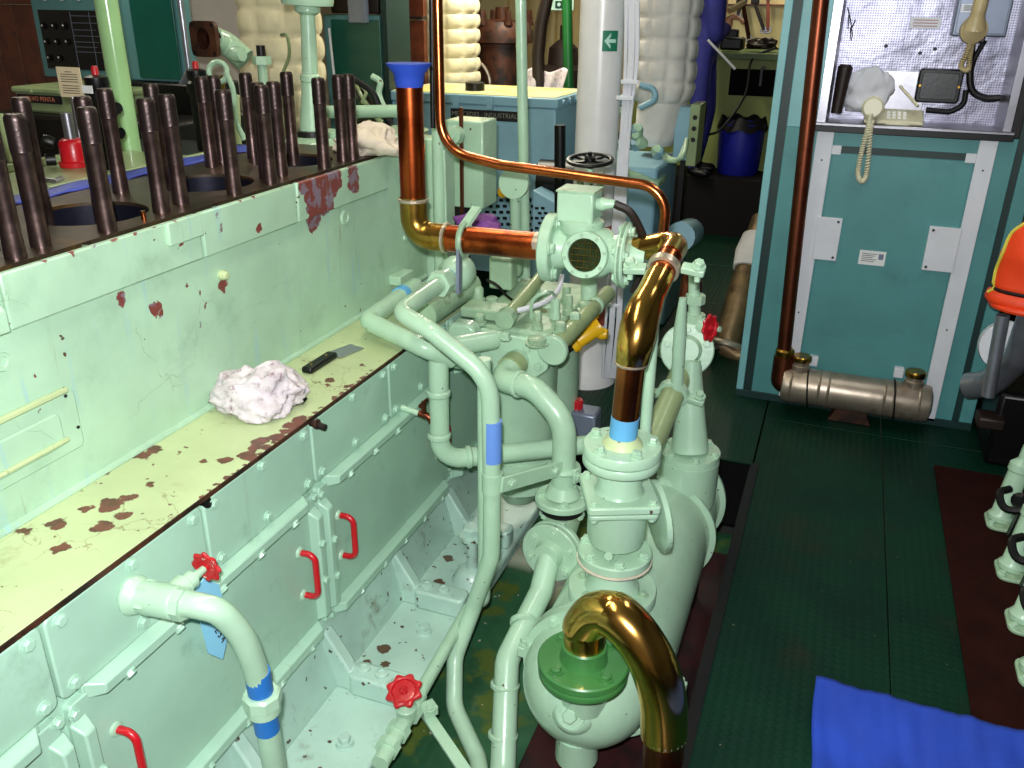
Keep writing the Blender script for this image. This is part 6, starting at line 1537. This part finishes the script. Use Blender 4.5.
def hood(u, v):
    a = 2*PI*u; z = -.175+.37*v
    prof = [(.0, .115), (.06, .135), (.22, .125), (.5, .135), (.75, .125), (.9, .085), (1, .01)]
    for (t0, r0), (t1, r1) in zip(prof, prof[1:]):
        if v <= t1: rr = r0+(r1-r0)*(v-t0)/(t1-t0); break
    rr *= 1+.07*noise.noise(Vector((math.cos(a)*1.6, math.sin(a)*1.6, z*9)))
    if .14 < v < .20: rr *= .92
    return oc+Vector((rr*1.05*math.cos(a)+.05*v, rr*.8*math.sin(a), z))
MB().grid(hood, 48, 40, closeu=True).build('hood', 'orange_fabric', lj, sharp=180)
MB().tube([hood(.52+.01*math.sin(k*.7), .12+k*.036)+Vector((-.004, -.004, 0)) for k in range(22)], .006, 6).build('yellow_trim', 'yellow_fabric', lj)
MB().tube([hood(k/24, .17) for k in range(25)], .008, 6).build('strap', 'black_rubber', lj)
MB().torus(oc+Vector((0, 0, -.17)), (0, 0, 1), .112, .012, 28, 8).build('hem', 'orange_fabric', lj)
gp = thing('grey_exhaust_elbow', 'grey steel elbow pipe and prop below the orange hood', 'pipe', W(1000, 400, Y=3.55))
MB().tube([W(968, 386, Y=3.75), W(990, 384, Y=3.7), W(1020, 355, Y=3.55), W(1040, 300, Y=3.45)], .055, 18, .15).build('pipe_run', 'grey_steel', gp)
MB().cyl(W(988, 396, Y=3.5), W(1003, 315, Y=3.5), .024, seg=14).build('prop', 'grey_steel', gp)
MB().lathe([(.10, 0), (.10, .05)], W(1005, 345, Y=3.75), (0, -1, .2), 24).build('pale_disc', 'white_strip', gp)
MB().obox(W(990, 420, Y=3.6), (0, 0, 1), .10, .10, .05).build('foot', 'dark_brown', gp, bevel=.01)
rh = thing('scrap_heap_box', 'dark box of oily scrap under the grey exhaust elbow', 'box', (.95, 3.75, 0))
MB().box(.73, 1.3, 3.6, 4.2, .0, .32).build('box_body', 'black_paint', rh, bevel=.02)
# row of pale pumps along the right edge
for k in range(4):
    y = (3.12, 2.80, 2.52, 2.28)[k]; x = .728-.004*k
    t = thing('injection_pump', '%s pale green injection pump from the far end of the right edge row' % ('first', 'second', 'third', 'fourth')[k], 'pump', (x, y, .012), 'pumps at the right edge')
    d_ = Vector((.14, .12, 1)).normalized()
    for dx, dy, h in ((0, 0, .24), (.075, -.03, .22)):
        MB().lathe([(.040, 0), (.043, .015), (.034, .03), (.034, h-.05), (.039, h-.045), (.039, h-.02), (.02, h), (.02, h+.05)], (x+dx, y+dy, .022), d_, 18).build('barrel', PG, t)
    MB().prism(rounded(x-.045, x+.13, y-.075, y+.05, .03), 'z', .012, .024).build('foot', 'dirty_green_paint', t, bevel=.003)
    bolt(t, (x-.03, y-.05, .024), (0, 0, 1), .010, .012, PG)
    MB().tube(spline([Vector((x+.0, y-.04, .17)), Vector((x-.035, y-.07, .16)), Vector((x-.01, y-.12, .13)), Vector((x+.09, y-.13, .17)), Vector((x+.16, y-.1, .24))]), .013, 8).build('fuel_line', 'black_rubber', t)
    MB().lathe([(.026, 0), (.03, .03), (.018, .045)], (x+.04, y-.07, .15), (-.5, -.8, .2), 12).build('knob', 'black_paint', t)
    MB().obox((x+.05, y-.10, .06), (.2, .2, 1), .05, .06, .10).build('rack_box', 'black_paint', t, bevel=.008)
sb = MB().box(.90, 1.4, 1.8, 3.45, .012, .5)
tag(sb.build('far_right_engine_bed', 'dark_iron', bevel=.02), 'dark engine side behind the row of pale pumps', 'engine')
